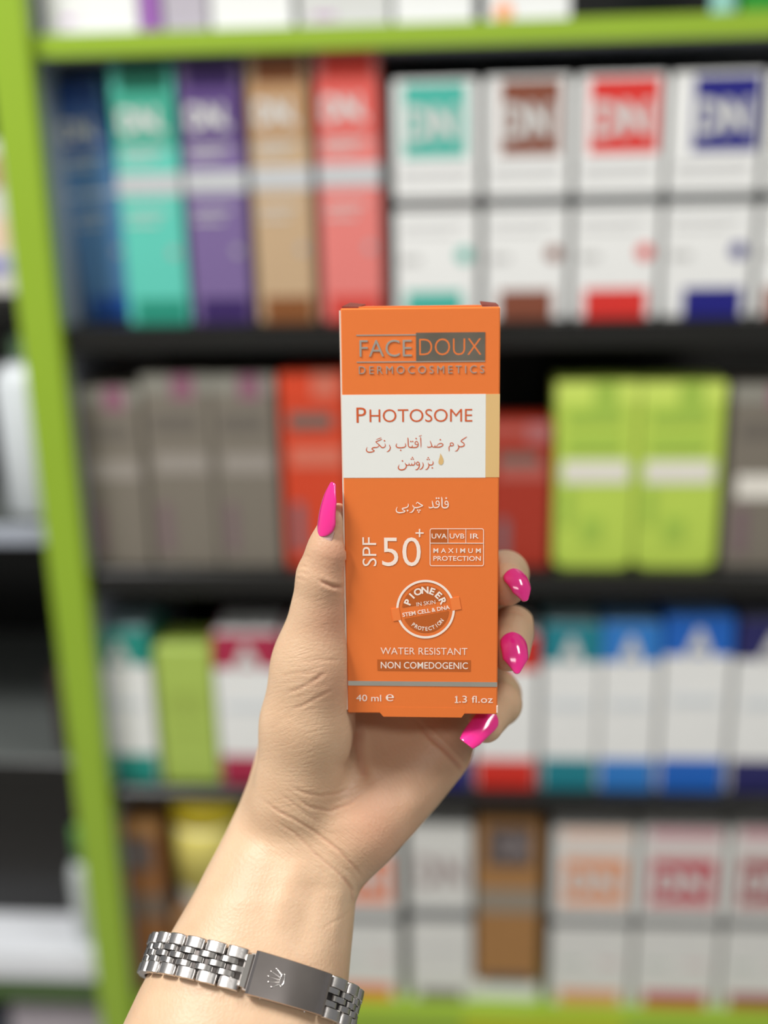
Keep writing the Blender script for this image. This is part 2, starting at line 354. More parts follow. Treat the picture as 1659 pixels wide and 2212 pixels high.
hk = at(1098, 1768, PY).z - (rowz[4] + .0004); kr.scale = (1, 1, (hk - (zk - rowz[4])) / hk); kr.location.z = zk
r4(1192, 1368, 1790, (222, 150, 108), 'white carton with a pale orange square, right of the kraft carton')
r4(1378, 1560, 1790, (186, 60, 76), 'white carton with a crimson square and base on the bottom shelf', soft=(214, 170, 176))
r4(1570, 1745, 1790, (158, 60, 66), 'white carton with a dark red square at the right edge of the bottom shelf', soft=(214, 170, 176))
o = MB().box(at(1000, 2200, FY).x, at(1350, 2200, FY).x, FY - .0022, FY - .0012, rowz[4] - .026, rowz[4] - .004).build('shelf_label', mat('yellow_green_label', (176, 186, 30), .5))
tag(o, 'yellow green price strip on the front of the bottom green board', 'label')

# ---- left bay, seen beyond the green post
GL = 'products in the bay left of the green post'
zl = at(60, 1135, FY).z + .0004
bottle(-95, 82, 735, None, cm((214, 220, 224)), mat('pale_green_plastic', (150, 190, 150), .4), 'big white bottle left of the green post', GL, zb=zl, capfrac=.12, Y=PY, name='shampoo_bottle')
z2 = at(60, 640, FY).z + .0004
def lbox(x0, x1, yt, zb, m_, label, prints=()):
    Y = PY; a, b = at(x0, 500 if yt < 700 else 1900, Y).x, at(x1, 500 if yt < 700 else 1900, Y).x; h = at(40, yt, Y).z - zb
    r = empty('cosmetic_carton', ((a + b) / 2, Y + .025, zb)); tag(r, label, 'box', GL); w = b - a
    MB().box(-w / 2, w / 2, -.025, .025, 0, h, .001).build('carton_body', m_, r)
    for v0, v1, mm in prints: MB().box(-w / 2 + .004, w / 2 - .004, -.0256, -.0251, h * (1 - v1), h * (1 - v0)).build('printed_band', mm, r)
lbox(-110, 26, 300, z2, cm((214, 212, 208)), 'pale carton with beige and lilac bands, left of the post near the top', [(.1, .3, cm((190, 150, 120))), (.5, .7, cm((236, 206, 184))), (.76, .86, cm((150, 150, 200)))])
z3 = at(60, 2060, FY).z + .0004
bottle(52, 132, 1872, None, cm((200, 202, 204)), mat('grey_plastic', (120, 120, 120), .4), 'pale grey jar standing on the white board left of the post', GL, zb=z3, name='cream_jar', neck=.7, capfrac=.3)
bottle(-40, 30, 1800, None, cm((190, 196, 196)), mat('leaf_green_plastic', (90, 150, 70), .4), 'white bottle with a green cap at the left photo edge', GL, zb=z3, name='lotion_bottle', capfrac=.3)
o = MB().box(LX0 + .02, post_l - .012, PY + .048, PY + .2, 0, .20, .002).build('display_box', mat('black_plastic', (25, 24, 24), .3)); o.location.z = z3; tag(o, 'tall black display box at the back of the white board, left of the post', 'box', GL)
z4 = at(60, 1645, FY).z + .0004
bottle(-30, 52, 1400, None, mat('dark_brown_plastic', (52, 36, 30), .3), mat('black_plastic', (25, 24, 24), .3), 'dark brown bottle, nearer the left photo edge, left of the post', GL, zb=z4, name='dark_bottle')
bottle(62, 120, 1400, None, mat('dark_brown_plastic', (52, 36, 30), .3), mat('black_plastic', (25, 24, 24), .3), 'dark brown bottle closest to the green post', GL, zb=z4, name='dark_bottle')
z5 = at(60, 2212 + 420, FY).z
o = MB().box(post_l - .11, post_l - .006, PY, PY + .05, z5, at(60, 2175, PY).z, .002).build('cosmetic_carton', cm((176, 168, 176))); tag(o, 'greyish lilac carton below the white board at the lower left corner', 'box')
board('trim_11', z5 - .0005, LX0, post_l, greyp, greyp)

# ================================================================== the held carton
BR = Matrix(((9.98108387e-01, 1.11842827e-02, 6.04529488e-02), (1.52726520e-04, 9.82859066e-01, -1.84358438e-01), (-6.14786457e-02, 1.84018936e-01, 9.80998169e-01)))
BC = Vector((.01151571, .00174922, .34471201)); BW, BH, BD = .048, .12818, .033    # front face centre, size
def Lb(px, py):                                            # pixel -> front-face coordinates (x right, z up from the base)
    d = Vector(((px - CX) / F, (py - CY) / F, 1)); n = BR.col[2]
    q = d * (n.dot(BC) / n.dot(d)) - BC
    return q.dot(BR.col[0]), BH / 2 - q.dot(BR.col[1])
X_, Y_, Z_ = M @ BR.col[0], M @ BR.col[2], -(M @ BR.col[1])
Bm = Matrix((X_, Y_, Z_)).transposed().to_4x4(); Bm.translation = M @ (BC + BR.col[1] * (BH / 2)) + CAM
# origin: middle of the base line of the front face
pack = empty('sunscreen_carton', matrix=Bm); tag(pack, 'orange and white sunscreen carton held upright in the hand', 'box')
orange = mat('orange_print', (236, 122, 52), .42, var=.015, scale=300, bump=.03, bscale=3000)
paper = mat('white_print', (236, 237, 232), .45, var=.01, scale=300); inner = mat('bare_card', (214, 190, 168), .7)
foil = mat('hot_foil', (222, 220, 212), .3, .95, var=.12, scale=90); gloss_or = mat('gloss_orange_print', (246, 130, 60), .25, coat=.4); brown = mat('gloss_brown_print', (192, 94, 26), .25, coat=.4)
cream = mat('cream_ink', (252, 234, 220), .45, var=.01); oink = mat('orange_ink', (212, 92, 40), .45, var=.01); beige = mat('beige_print', (226, 188, 126), .45, var=.02)
def P(o): o.parent = pack; o.matrix_parent_inverse = Matrix(); return o
def plocal(mb, name, m_, smooth=False): return P(mb.build(name, m_, None, smooth))
hw = BW / 2; th = .0005
plocal(MB().box(-hw, hw, 0, BD, 0, BH, .00035), 'carton_body', orange)
# lid tucked in at the top with the slots beside it, dust flaps showing at both ends
mb = MB(); mb.prism([(-hw + .0055, BH - .0001), (-hw + .0055, BH + .0005), (hw - .0055, BH + .0005), (hw - .0055, BH - .0001)], .0006, BD * .97); plocal(mb, 'lid', orange)
for sx in (-1, 1):
    a, b = (-hw + .0004, -hw + .0054) if sx < 0 else (hw - .0054, hw - .0004)
    vs = [(a, .001, BH + .0001), (b, .001, BH + .0001), (b, BD * .9, BH + .0009), (a, BD * .9, BH + .0013), (a, .001, BH + .0006), (b, .001, BH + .0004), (b, BD * .9, BH + .0012), (a, BD * .9, BH + .0018)]
    o = P(link('dust_flap', vs, [(3, 2, 1, 0), (4, 5, 6, 7), (0, 1, 5, 4), (1, 2, 6, 5), (2, 3, 7, 6), (3, 0, 4, 7)], mat('dark_maroon_card', (120, 44, 30), .6))); o['label'] = 'dark maroon dust flap'
x0, z0 = Lb(820, 1543); x1, _ = Lb(1005, 1545)
mb = MB(); mb.prism([(x0, .0022), (x1, .0022), (x1, .0006), (x1 - .0012, -.0011), (x0 + .0012, -.0011), (x0, .0004)], -.00003, .0008); plocal(mb, 'tuck_flap', orange)
mb = MB(); mb.box(-hw - .0004, -hw + .0001, .0002, .0006, .001, BH - .0006); plocal(mb, 'glue_seam', mat('card_edge', (240, 214, 196), .6))
mb = MB(); mb.box(hw - .0003, hw + .0002, -.0002, .0008, .0006, .0030, .00008); o = plocal(mb, 'corner_nick', mat('card_edge', (240, 214, 196), .6))
# printed panels
E0 = .00006
def rect(name, px0, py0, px1, py1, m_, lay=1, snap=True, bev=0):
    a, za = Lb((px0 + px1) / 2 * 0 + px0, (py0 + py1) / 2)[0], Lb((px0 + px1) / 2, py0)[1]
    b, zb = Lb(px1, (py0 + py1) / 2)[0], Lb((px0 + px1) / 2, py1)[1]
    a, b = max(a, -hw - E0 * .5), min(b, hw + E0 * .5)
    return plocal(MB().box(a, b, -E0 * lay, -E0 * (lay - 1) + .00002 if lay == 1 else -E0 * (lay - 1), zb, za), name, m_)
rect('white_panel', 735, 852, 1049, 1032, paper); rect('beige_strip', 1049.2, 851, 1090, 1031, beige)
def text(s, px0, py0, px1, py1, m_, name='lettering', weight=0, rot=0, lay=2, spacing=1.0, fixed=None):
    tv, tf, sz = text_mesh(s, weight, spacing)
    cx_, cz_ = Lb((px0 + px1) / 2, (py0 + py1) / 2)
    ym = (py0 + py1) / 2; xm = (px0 + px1) / 2
    w = Lb(px1, ym)[0] - Lb(px0, ym)[0]; h = Lb(xm, py0)[1] - Lb(xm, py1)[1]
    c, s_ = math.cos(rot), math.sin(rot)
    vs = []
    for x, y in tv:
        X, Y = x * w, y * h
        vs.append((cx_ + X * c - Y * s_, -E0 * lay, cz_ + X * s_ + Y * c))
    return P(link(name, vs, tf, m_))
def rtext(s, px0, py0, px1, py1, m_, **k):                 # text turned 90 degrees counter-clockwise
    tv, tf, sz = text_mesh(s, k.get('weight', 0)); cx_, cz_ = Lb((px0 + px1) / 2, (py0 + py1) / 2)
    w = Lb(px1, (py0 + py1) / 2)[0] - Lb(px0, (py0 + py1) / 2)[0]; h = Lb((px0 + px1) / 2, py0)[1] - Lb((px0 + px1) / 2, py1)[1]
    return P(link('lettering', [(cx_ - y * w, -E0 * 2, cz_ + x * h) for x, y in tv], tf, m_))
# raised foil logo
def emboss(o, d=.00012):
    md = o.modifiers.new('relief', 'SOLIDIFY'); md.thickness = d; md.offset = 0; return o
rect('foil_rule', 769.6, 722.5, 899, 725, foil, 2); rect('foil_rule', 770.5, 780, 1048, 782.5, foil, 2); rect('foil_block', 898.7, 718, 1048, 778.8, mat('dark_foil', (158, 151, 140), .22, 1, var=.25, scale=110), 2)
emboss(text('FACE', 776.5, 734, 889.5, 770.5, foil, 'foil_lettering', -.006, lay=2.5))
emboss(text('DOUX', 905.6, 731, 1039.7, 767, orange, 'lettering', -.014, lay=3.5))
emboss(text('DERMOCOSMETICS', 774.7, 790, 1045.6, 807, foil, 'foil_lettering', -.002, lay=2.5, spacing=1.45))
text('P', 770, 880.3, 791, 913, oink, weight=-.002); text('HOTOSOME', 798, 883.5, 1020, 911.5, oink, weight=-.004)
# hand-lettered script: every stroke is (x, y, width) in the pixels of an enlarged crop
def stroke_mesh(strokes, dots, ox, oy, sc, m_, name='lettering'):
    vs = []; fs = []
    def emit(pts):                                          # pts: (x,y,w) smooth ribbon with round joints
        P_ = np.array(pts, float); q = []
        for i in range(len(P_) - 1):
            p0, p1, p2, p3 = P_[max(i - 1, 0)], P_[i], P_[i + 1], P_[min(i + 2, len(P_) - 1)]
            for k in range(5):
                t_ = k / 5; q.append(.5 * ((2 * p1) + (-p0 + p2) * t_ + (2 * p0 - 5 * p1 + 4 * p2 - p3) * t_ ** 2 + (-p0 + 3 * p1 - 3 * p2 + p3) * t_ ** 3))
        q.append(P_[-1]); q = np.array(q); d = np.gradient(q[:, :2], axis=0); d /= np.linalg.norm(d, axis=1)[:, None] + 1e-9
        n0 = len(vs)
        for (x, y, w_), (dx, dy) in zip(q, d):
            w_ = max(w_, 3 if sc > 2 else 1) * .5
            for s_ in (-1, 1): vs.append((x - dy * w_ * s_, y + dx * w_ * s_))
        for i in range(len(q) - 1): fs.append((n0 + 2 * i, n0 + 2 * i + 1, n0 + 2 * i + 3, n0 + 2 * i + 2))
    for s_ in strokes: emit(s_)
    for x, y, r_ in dots:
        n0 = len(vs); r_ *= 1.0; vs.extend([(x - r_, y), (x - r_ * .1, y - r_), (x + r_, y - r_ * .05), (x + r_ * .1, y + r_)]); fs.append((n0, n0 + 1, n0 + 2, n0 + 3))
    out = []
    for x, y in vs:
        a, b = Lb(ox + x / sc, oy + y / sc); out.append((a, -E0 * 2, b))
    # make all faces look outwards (to -y)
    ff = []
    for f in fs:
        p = [np.array(out[i]) for i in f]; n = np.cross(p[1] - p[0], p[2] - p[0]); ff.append(f if n[1] < 0 else f[::-1])
    return P(link(name, out, ff, m_))
S1 = 13.825
stroke_mesh([[(440, 275, 6), (520, 240, 18), (605, 212, 14)],
  [(625, 252, 10), (560, 285, 26), (450, 330, 22), (446, 345, 22), (500, 392, 24), (545, 430, 28), (600, 490, 30), (650, 508, 30), (700, 490, 26), (725, 450, 20), (718, 405, 18), (705, 385, 6)],
  [(530, 440, 14), (515, 475, 20), (460, 500, 26), (400, 503, 28), (350, 515, 28), (322, 545, 26), (345, 570, 24), (385, 590, 26), (382, 615, 26), (330, 635, 28), (250, 645, 30), (190, 630, 30), (160, 590, 26), (163, 540, 18), (188, 488, 6)],
  [(845, 415, 8), (850, 450, 20), (872, 500, 26), (855, 570, 28), (815, 612, 28), (790, 627, 20), (758, 630, 6)],
  [(1070, 380, 8), (1050, 420, 20), (1048, 465, 26), (1080, 500, 30), (1150, 512, 30), (1230, 508, 30), (1300, 490, 28), (1330, 455, 24), (1325, 405, 20), (1318, 375, 6)],
  [(1392, 205, 8), (1400, 240, 26), (1405, 350, 28), (1410, 440, 28), (1430, 485, 30), (1480, 500, 30), (1520, 490, 28), (1530, 460, 20), (1522, 425, 6)],
  [(1480, 501, 28), (1540, 503, 28), (1590, 505, 30), (1651, 495, 30), (1691, 470, 28), (1706, 420, 26), (1696, 360, 24), (1671, 325, 22), (1640, 325, 22), (1613, 355, 24), (1616, 400, 24), (1650, 415, 24), (1694, 415, 20)],
  [(1591, 910, 6), (1606, 960, 22), (1590, 1010, 26), (1545, 1035, 28), (1515, 1010, 22), (1512, 960, 6)],
  [(1520, 1020, 24), (1470, 1038, 26), (1435, 1010, 22), (1430, 960, 6)], [(1440, 1020, 22), (1380, 1035, 26), (1335, 1010, 26), (1308, 955, 6)],
  [(1340, 1010, 24), (1350, 1070, 28), (1320, 1130, 30), (1260, 1165, 32), (1180, 1172, 32), (1125, 1140, 30), (1112, 1090, 24), (1142, 1010, 6)]],
  [(698, 303, 28), (1183, 587, 27), (1483, 325, 25), (1540, 325, 25), (1644, 237, 27), (1532, 803, 24), (1500, 852, 24), (1557, 852, 24), (1235, 905, 27)], 780, 930, S1, oink)
stroke_mesh([[(252, 190, 8), (258, 230, 26), (265, 350, 24), (268, 450, 20), (262, 515, 6)], [(210, 180, 8), (225, 160, 18), (260, 155, 16), (292, 135, 8)],
  [(542, 298, 6), (552, 335, 20), (575, 400, 24), (590, 455, 26), (565, 485, 26), (510, 495, 26), (468, 495, 22), (458, 462, 6)],
  [(590, 455, 24), (620, 490, 24), (665, 488, 26), (685, 460, 20), (683, 420, 6)],
  [(670, 490, 24), (720, 480, 14), (760, 430, 16), (810, 392, 22), (870, 382, 24), (915, 402, 26), (922, 430, 26), (890, 465, 28), (820, 490, 30), (740, 495, 28), (670, 492, 26)],
  [(1105, 628, 6), (1108, 570, 24), (1103, 520, 24), (1112, 475, 24), (1150, 455, 24), (1215, 450, 26), (1238, 420, 26), (1215, 375, 24), (1170, 365, 22), (1140, 390, 22), (1145, 430, 22), (1170, 455, 20)],
  [(1640, 178, 6), (1600, 210, 24), (1520, 260, 26), (1465, 305, 24), (1475, 330, 26), (1530, 365, 28), (1560, 410, 28), (1545, 455, 30), (1490, 478, 32), (1430, 480, 30), (1385, 455, 26), (1362, 400, 6)],
  [(1385, 450, 24), (1397, 500, 26), (1370, 560, 28), (1330, 605, 26), (1275, 615, 6)],
  [(615, 905, 6), (628, 945, 22), (625, 990, 26), (590, 1025, 28), (530, 1025, 28), (495, 1000, 24), (478, 950, 6)], [(500, 1010, 22), (505, 1050, 26), (480, 1110, 28), (440, 1157, 26), (388, 1162, 6)],
  [(312, 940, 6), (330, 990, 22), (335, 1040, 26), (310, 1105, 28), (265, 1148, 26), (222, 1155, 6)],
  [(210, 1018, 22), (150, 1025, 24), (130, 985, 24), (150, 945, 24), (180, 935, 24), (208, 962, 26), (222, 1010, 28), (215, 1070, 28), (185, 1130, 30), (140, 1165, 26), (92, 1165, 6)]],
  [(123 * 0 + 845, 273, 27), (605, 1112, 27), (483, 810, 24), (455, 862, 24), (512, 862, 24)], 890, 930, S1, oink)
drop = [(845, 675), (870, 715), (905, 780), (935, 850), (945, 915), (930, 980), (900, 1015), (862, 1028), (820, 1012), (790, 970), (788, 920), (805, 860), (830, 780), (840, 720)]
dv = [Lb(890 + x / S1, 930 + y / S1) for x, y in drop]; P(link('drop_mark', [(a, -E0 * 2, b) for a, b in dv], [list(range(len(dv)))[::-1]], beige))
stroke_mesh([[(1325, 105, 8), (1335, 160, 34), (1338, 280, 34), (1340, 360, 34), (1375, 400, 34), (1440, 405, 34), (1490, 380, 34), (1510, 330, 30), (1500, 260, 28), (1470, 220, 26), (1432, 235, 26), (1420, 280, 26), (1445, 312, 26), (1505, 312, 24)],
  [(1065, 205, 8), (1075, 260, 28), (1090, 340, 30), (1098, 382, 28), (1050, 400, 30), (990, 405, 28), (980, 365, 6)],
  [(1095, 370, 28), (1140, 400, 32), (1210, 395, 32), (1255, 350, 30), (1262, 290, 28), (1240, 228, 26), (1205, 218, 26), (1175, 255, 26), (1182, 300, 24), (1225, 315, 24), (1262, 312, 20)],
  [(620, 310, 6), (640, 270, 20), (665, 255, 24), (720, 295, 28), (780, 330, 32), (815, 345, 12)], [(810, 350, 18), (740, 375, 28), (660, 400, 32), (590, 400, 32), (545, 370, 28), (525, 320, 6)],
  [(555, 380, 28), (572, 420, 28), (545, 480, 32), (500, 527, 30), (440, 530, 8)],
  [(400, 285, 6), (410, 330, 26), (390, 380, 28), (330, 405, 30), (260, 420, 30), (242, 440, 26), (270, 465, 26), (312, 490, 28), (300, 515, 30), (230, 535, 32), (150, 540, 34), (95, 515, 32), (75, 460, 26), (105, 380, 8)]],
  [(1453, 140, 30), (1185, 142, 28), (1248, 142, 28), (668, 472, 26), (727, 472, 26), (697, 522, 26), (388, 483, 30)], 850, 1065, 12.76, cream)
rtext('SPF', 782.8, 1160.6, 813.2, 1222.9, cream, weight=-.004); text('50', 825.3, 1160.6, 908.9, 1222.9, cream, weight=-.003); text('+', 897.5, 1142.4, 915.2, 1160.1, cream)
# protection table with rounded corners
def ring_poly(poly, wpx):
    n = len(poly); vs = []; 
    for i in range(n):
        a, b, c = np.array(poly[i - 1]), np.array(poly[i]), np.array(poly[(i + 1) % n]); d = (c - a); d = d / np.linalg.norm(d); nn = np.array([-d[1], d[0]]) * wpx / 2
        for s_ in (-1, 1): q = Lb(*(b + nn * s_)); vs.append((q[0], -E0 * 2, q[1]))
    return vs, [(2 * i, 2 * i + 1, (2 * i + 3) % (2 * n), (2 * i + 2) % (2 * n)) for i in range(n)]
def rrect(x0, y0, x1, y1, r):
    o_ = []
    for cx_, cy_, a0 in ((x1 - r, y1 - r, 0), (x0 + r, y1 - r, 90), (x0 + r, y0 + r, 180), (x1 - r, y0 + r, 270)):
        for k in range(6): a = math.radians(a0 + 18 * k); o_.append((cx_ + r * math.cos(a), cy_ + r * math.sin(a)))
    return o_
vs, fs = ring_poly(rrect(929, 1142, 1044.5, 1222, 4), 1.5); P(link('table_frame', vs, [f[::-1] for f in fs], cream))
rect('table_rule', 929, 1172.6, 1044.5, 1174, cream, 2); rect('table_rule', 967, 1142.5, 968.2, 1173, cream, 2); rect('table_rule', 1005.7, 1142.5, 1006.9, 1173, cream, 2)
rect('brown_cell', 930.5, 1143.5, 966.5, 1172, brown, 1.5)
text('UVA', 932.4, 1152.5, 965, 1163.2, cream, weight=.01); text('UVB', 971.4, 1152.5, 1003, 1163.2, cream, weight=.01); text('IR', 1015.7, 1152.5, 1034.2, 1163.2, cream, weight=.01)
text('MAXIMUM', 936.2, 1184.2, 1038.5, 1194.3, cream, weight=.01, spacing=1.6); text('PROTECTION', 936.2, 1201, 1038.5, 1211.3, cream, weight=.01)
# round seal with a ribbon across
SX, SY = 919.2, 1315.6; TA = math.radians(10.2)
def seal_arc(r0, r1, a0, a1, m_, name, lay, n=48):
    vs = []
    for k in range(n + 1):
        a = math.radians(a0 + (a1 - a0) * k / n)
        for r_ in (r0, r1): q = Lb(SX + r_ * math.cos(a), SY - r_ * math.sin(a)); vs.append((q[0], -E0 * lay, q[1]))
    return P(link(name, vs, [(2 * i, 2 * i + 1, 2 * i + 3, 2 * i + 2)[::-1] if a1 < a0 else (2 * i + 2, 2 * i + 3, 2 * i + 1, 2 * i) for i in range(n)], m_))
g = 12
seal_arc(58.4, 63.3, 10.2 + g, 190.2 - g, cream, 'seal_ring', 2.4); seal_arc(58.4, 63.3, 190.2 + g, 370.2 - g, cream, 'seal_ring', 2.4)
def segment(sign):
    R_ = 50.5; h0 = 12.5; a0 = math.asin(h0 / R_); pts = []
    for k in range(25):
        a = a0 + (math.pi - 2 * a0) * k / 24; x, y = R_ * math.cos(a), R_ * math.sin(a) * sign
        X, Y = x * math.cos(TA) - y * math.sin(TA), x * math.sin(TA) + y * math.cos(TA); q = Lb(SX + X, SY - Y); pts.append((q[0], -E0 * 1.6, q[1]))
    f = list(range(25)); P(link('brown_disc', pts, [f if sign < 0 else f[::-1]], brown))
segment(1); segment(-1)
def ribbon(x0, x1, hh, m_, lay, name):
    vs = []
    for x, y in ((x0, -hh), (x1, -hh), (x1, hh), (x0, hh)):
        X, Y = x * math.cos(TA) - y * math.sin(TA), x * math.sin(TA) + y * math.cos(TA); q = Lb(SX + X, SY - Y); vs += [(q[0], -E0 * lay, q[1]), (q[0], -.00001, q[1])]
    return P(link(name, vs, [(0, 2, 4, 6), (0, 1, 3, 2), (2, 3, 5, 4), (4, 5, 7, 6), (6, 7, 1, 0)], m_))
ribbon(-73, -56, 13.5, gloss_or, 2.8, 'ribbon_end'); ribbon(56, 76, 13.5, gloss_or, 2.8, 'ribbon_end')
def arc_text(s, rad, a_c, step, hpx, wpx, m_, weight=.02, inside=False):
    n = len(s)
    for i, ch in enumerate(s):
        a = math.radians(a_c + (i - (n - 1) / 2) * (step if inside else -step))
        cx_, cy_ = SX + rad * math.cos(a), SY - rad * math.sin(a)
        tv, tf, sz = text_mesh(ch, weight); wch = wpx * sz[0] / .68
        rot = a - math.pi / 2 if not inside else a + math.pi / 2
        q0 = Lb(cx_, cy_); k = (Lb(cx_ + 1, cy_)[0] - q0[0]); vs = []
        for x, y in tv:
            X, Y = x * wch * k, y * hpx * k; vs.append((q0[0] + X * math.cos(rot) - Y * math.sin(rot), -E0 * 2.6, q0[1] + X * math.sin(rot) + Y * math.cos(rot)))
        P(link('letter', vs, tf, m_))
arc_text('PIONEER', 41, 91.5, 22.2, 15.5, 15, cream, .035); arc_text('PROTECTION', 42.5, 278, 10.2, 8.8, 7.2, cream, .02, True)
text('IN SKIN', 899.5, 1298.4, 940.5, 1306.9, cream, weight=0, rot=math.radians(8), lay=2.6); text('STEM CELL & DNA', 868.5, 1319 - 3.8, 972, 1319 + 5, cream, weight=.02, rot=TA, lay=2.6)
text('WATER RESISTANT', 822, 1399, 1009.4, 1413.8, cream, weight=-.006); rect('brown_label', 815.2, 1425, 1016.5, 1449, brown, 1.5); text('NON COMEDOGENIC', 822.5, 1429.8, 1010.4, 1444.3, cream, weight=.004, lay=2.5)
rect('foil_stripe', 752, 1472, 1074, 1482, foil, 2)
text('40 ml', 769.6, 1500.4, 823.3, 1514.6, cream); text('\u212e', 833.4, 1499.5, 851, 1514.2, cream, weight=.01); text('.3 fl.oz', 992, 1502.9, 1064.6, 1517.9, cream); stroke_mesh([[(983, 1506, 1.6), (987, 1503.4, 2)], [(986.4, 1503, 2.6), (986.4, 1510, 2.6), (986.4, 1517.2, 2.6)], [(982.4, 1517.2, 1.9), (990.4, 1517.4, 1.9)]], [], 0, 0, 1, cream)

# ================================================================== the hand (signed-distance field -> one continuous mesh)
VOX = .0006
rows = np.array([  # py, left, right silhouette, centre depth, half thickness
 [1200, 860, 1000, .4020, .0060], [1270, 790, 1050, .4010, .0075], [1320, 720, 1062, .4010, .0085], [1380, 660, 1070, .4000, .0095], [1440, 625, 1072, .3985, .0105], [1490, 600, 1062, .3965, .0115],
 [1540, 580, 1048, .3940, .0125], [1590, 563, 1030, .3910, .0135], [1640, 550, 1003, .3880, .0145], [1690, 535, 968, .3850, .0155], [1740, 515, 932, .3820, .0165],
 [1800, 486, 878, .3785, .0172], [1835, 468, 842, .3760, .0178], [1880, 444, 805, .3735, .0182], [1920, 424, 780, .3710, .0186], [1950, 407, 768, .3690, .0190],
 [2010, 372, 763, .3655, .0195], [2060, 343, 758, .3625, .0200], [2140, 300, 751, .3580, .0208], [2212, 266, 745, .3535, .0218], [2400, 180, 738, .3430, .0240], [2700, 40, 720, .3270, .0280], [3000, -100, 700, .3120, .0300]])
x0, x1, y0, y1, z0, z1 = -.118, .052, -.014, .205, .288, .4175
nx, ny, nz = [int(round(a / VOX)) for a in (x1 - x0, y1 - y0, z1 - z0)]
xs = (x0 + np.arange(nx) * VOX).astype(np.float32); ys = (y0 + np.arange(ny) * VOX).astype(np.float32); zs = (z0 + np.arange(nz) * VOX).astype(np.float32)
fld = np.empty((nx, ny, nz), np.float32)
for j0 in range(0, ny, 40):
    yy = ys[j0:j0 + 40][None, :, None]; zz = zs[None, None, :]; xx = xs[:, None, None]
    py = yy / zz * F + CY; sh = py.shape; pf = py.ravel()
    Lf, Rf, Zc, Ht = [np.interp(pf, rows[:, 0], rows[:, k]).astype(np.float32).reshape(sh) for k in (1, 2, 3, 4)]
    px = xx / zz * F + CX
    hwp = (Rf - Lf) / 2; u = np.abs((px - (Lf + Rf) / 2) / hwp); w_ = np.abs((zz - Zc) / Ht)
    n_ = 2.35; fld[:, j0:j0 + 40] = ((u ** n_ + w_ ** n_) ** (1 / n_) - 1) * np.minimum(Ht, hwp * zz / F) * 1.0
    cap = (1215 - py) / F * .4; fld[:, j0:j0 + 40] = np.maximum(fld[:, j0:j0 + 40], cap)
def C3(px, py, z): return np.array([(px - CX) / F * z, (py - CY) / F * z, z], np.float32)
def cone(a, b, ra, rb, k):
    """smooth union with a round cone from a to b"""
    A, B = C3(*a), C3(*b); m = max(ra, rb) + k * 2.2 + .002
    lo = np.minimum(A, B) - m; hi = np.maximum(A, B) + m
    i0, i1 = [np.clip(np.searchsorted(xs, v), 0, nx) for v in (lo[0], hi[0])]; j0, j1 = [np.clip(np.searchsorted(ys, v), 0, ny) for v in (lo[1], hi[1])]; k0, k1 = [np.clip(np.searchsorted(zs, v), 0, nz) for v in (lo[2], hi[2])]
    X = xs[i0:i1][:, None, None] - A[0]; Y = ys[j0:j1][None, :, None] - A[1]; Z = zs[k0:k1][None, None, :] - A[2]
    D = B - A; t_ = np.clip((X * D[0] + Y * D[1] + Z * D[2]) / np.dot(D, D), 0, 1)
    d = np.sqrt((X - t_ * D[0]) ** 2 + (Y - t_ * D[1]) ** 2 + (Z - t_ * D[2]) ** 2) - (ra + (rb - ra) * t_)
    s = fld[i0:i1, j0:j1, k0:k1]; h = np.clip(.5 + .5 * (s - d) / k, 0, 1)
    fld[i0:i1, j0:j1, k0:k1] = s * (1 - h) + d * h - k * h * (1 - h)
# thenar mass, thumb
cone((640, 1725, .3715), (664, 1560, .3680), .0150, .0143, .007); cone((664, 1560, .3680), (682, 1440, .3645), .0141, .0126, .007)
cone((680, 1440, .3645), (703, 1246, .3555), .0126, .0088, .009)
cone((703, 1246, .3555), (718, 1190, .3530), .0088, .0076, .003)
cone((718, 1190, .3530), (731, 1126, .3515), .0076, .0058, .003)
# heel of the hand on the little-finger side
cone((770, 1785, .3745), (930, 1625, .3870), .0135, .0105, .008)
# fingers: each one its own chain, proximal - middle - distal
cone((800, 1335, .3985), (880, 1180, .3935), .0095, .0085, .004); cone((880, 1180, .3935), (932, 1100, .3880), .0083, .0075, .003); cone((932, 1100, .3880), (958, 1045, .3835), .0075, .0066, .003)
cone((930, 1360, .4010), (1062, 1262, .4030), .0095, .0085, .004); cone((1062, 1262, .4030), (1091, 1240, .3840), .0083, .0079, .002); cone((1091, 1240, .3840), (1093, 1261, .3655), .0079, .0073, .002)
cone((985, 1440, .4000), (1088, 1372, .4045), .0092, .0083, .004); cone((1088, 1372, .4045), (1107, 1358, .3840), .0083, .0077, .002); cone((1107, 1358, .3840), (1099, 1404, .3665), .0077, .0071, .002)
cone((1000, 1545, .3965), (1078, 1502, .3985), .0085, .0077, .004); cone((1078, 1502, .3985), (1080, 1520, .3830), .0077, .0073, .002); cone((1080, 1520, .3830), (1050, 1566, .3680), .0072, .0056, .002)
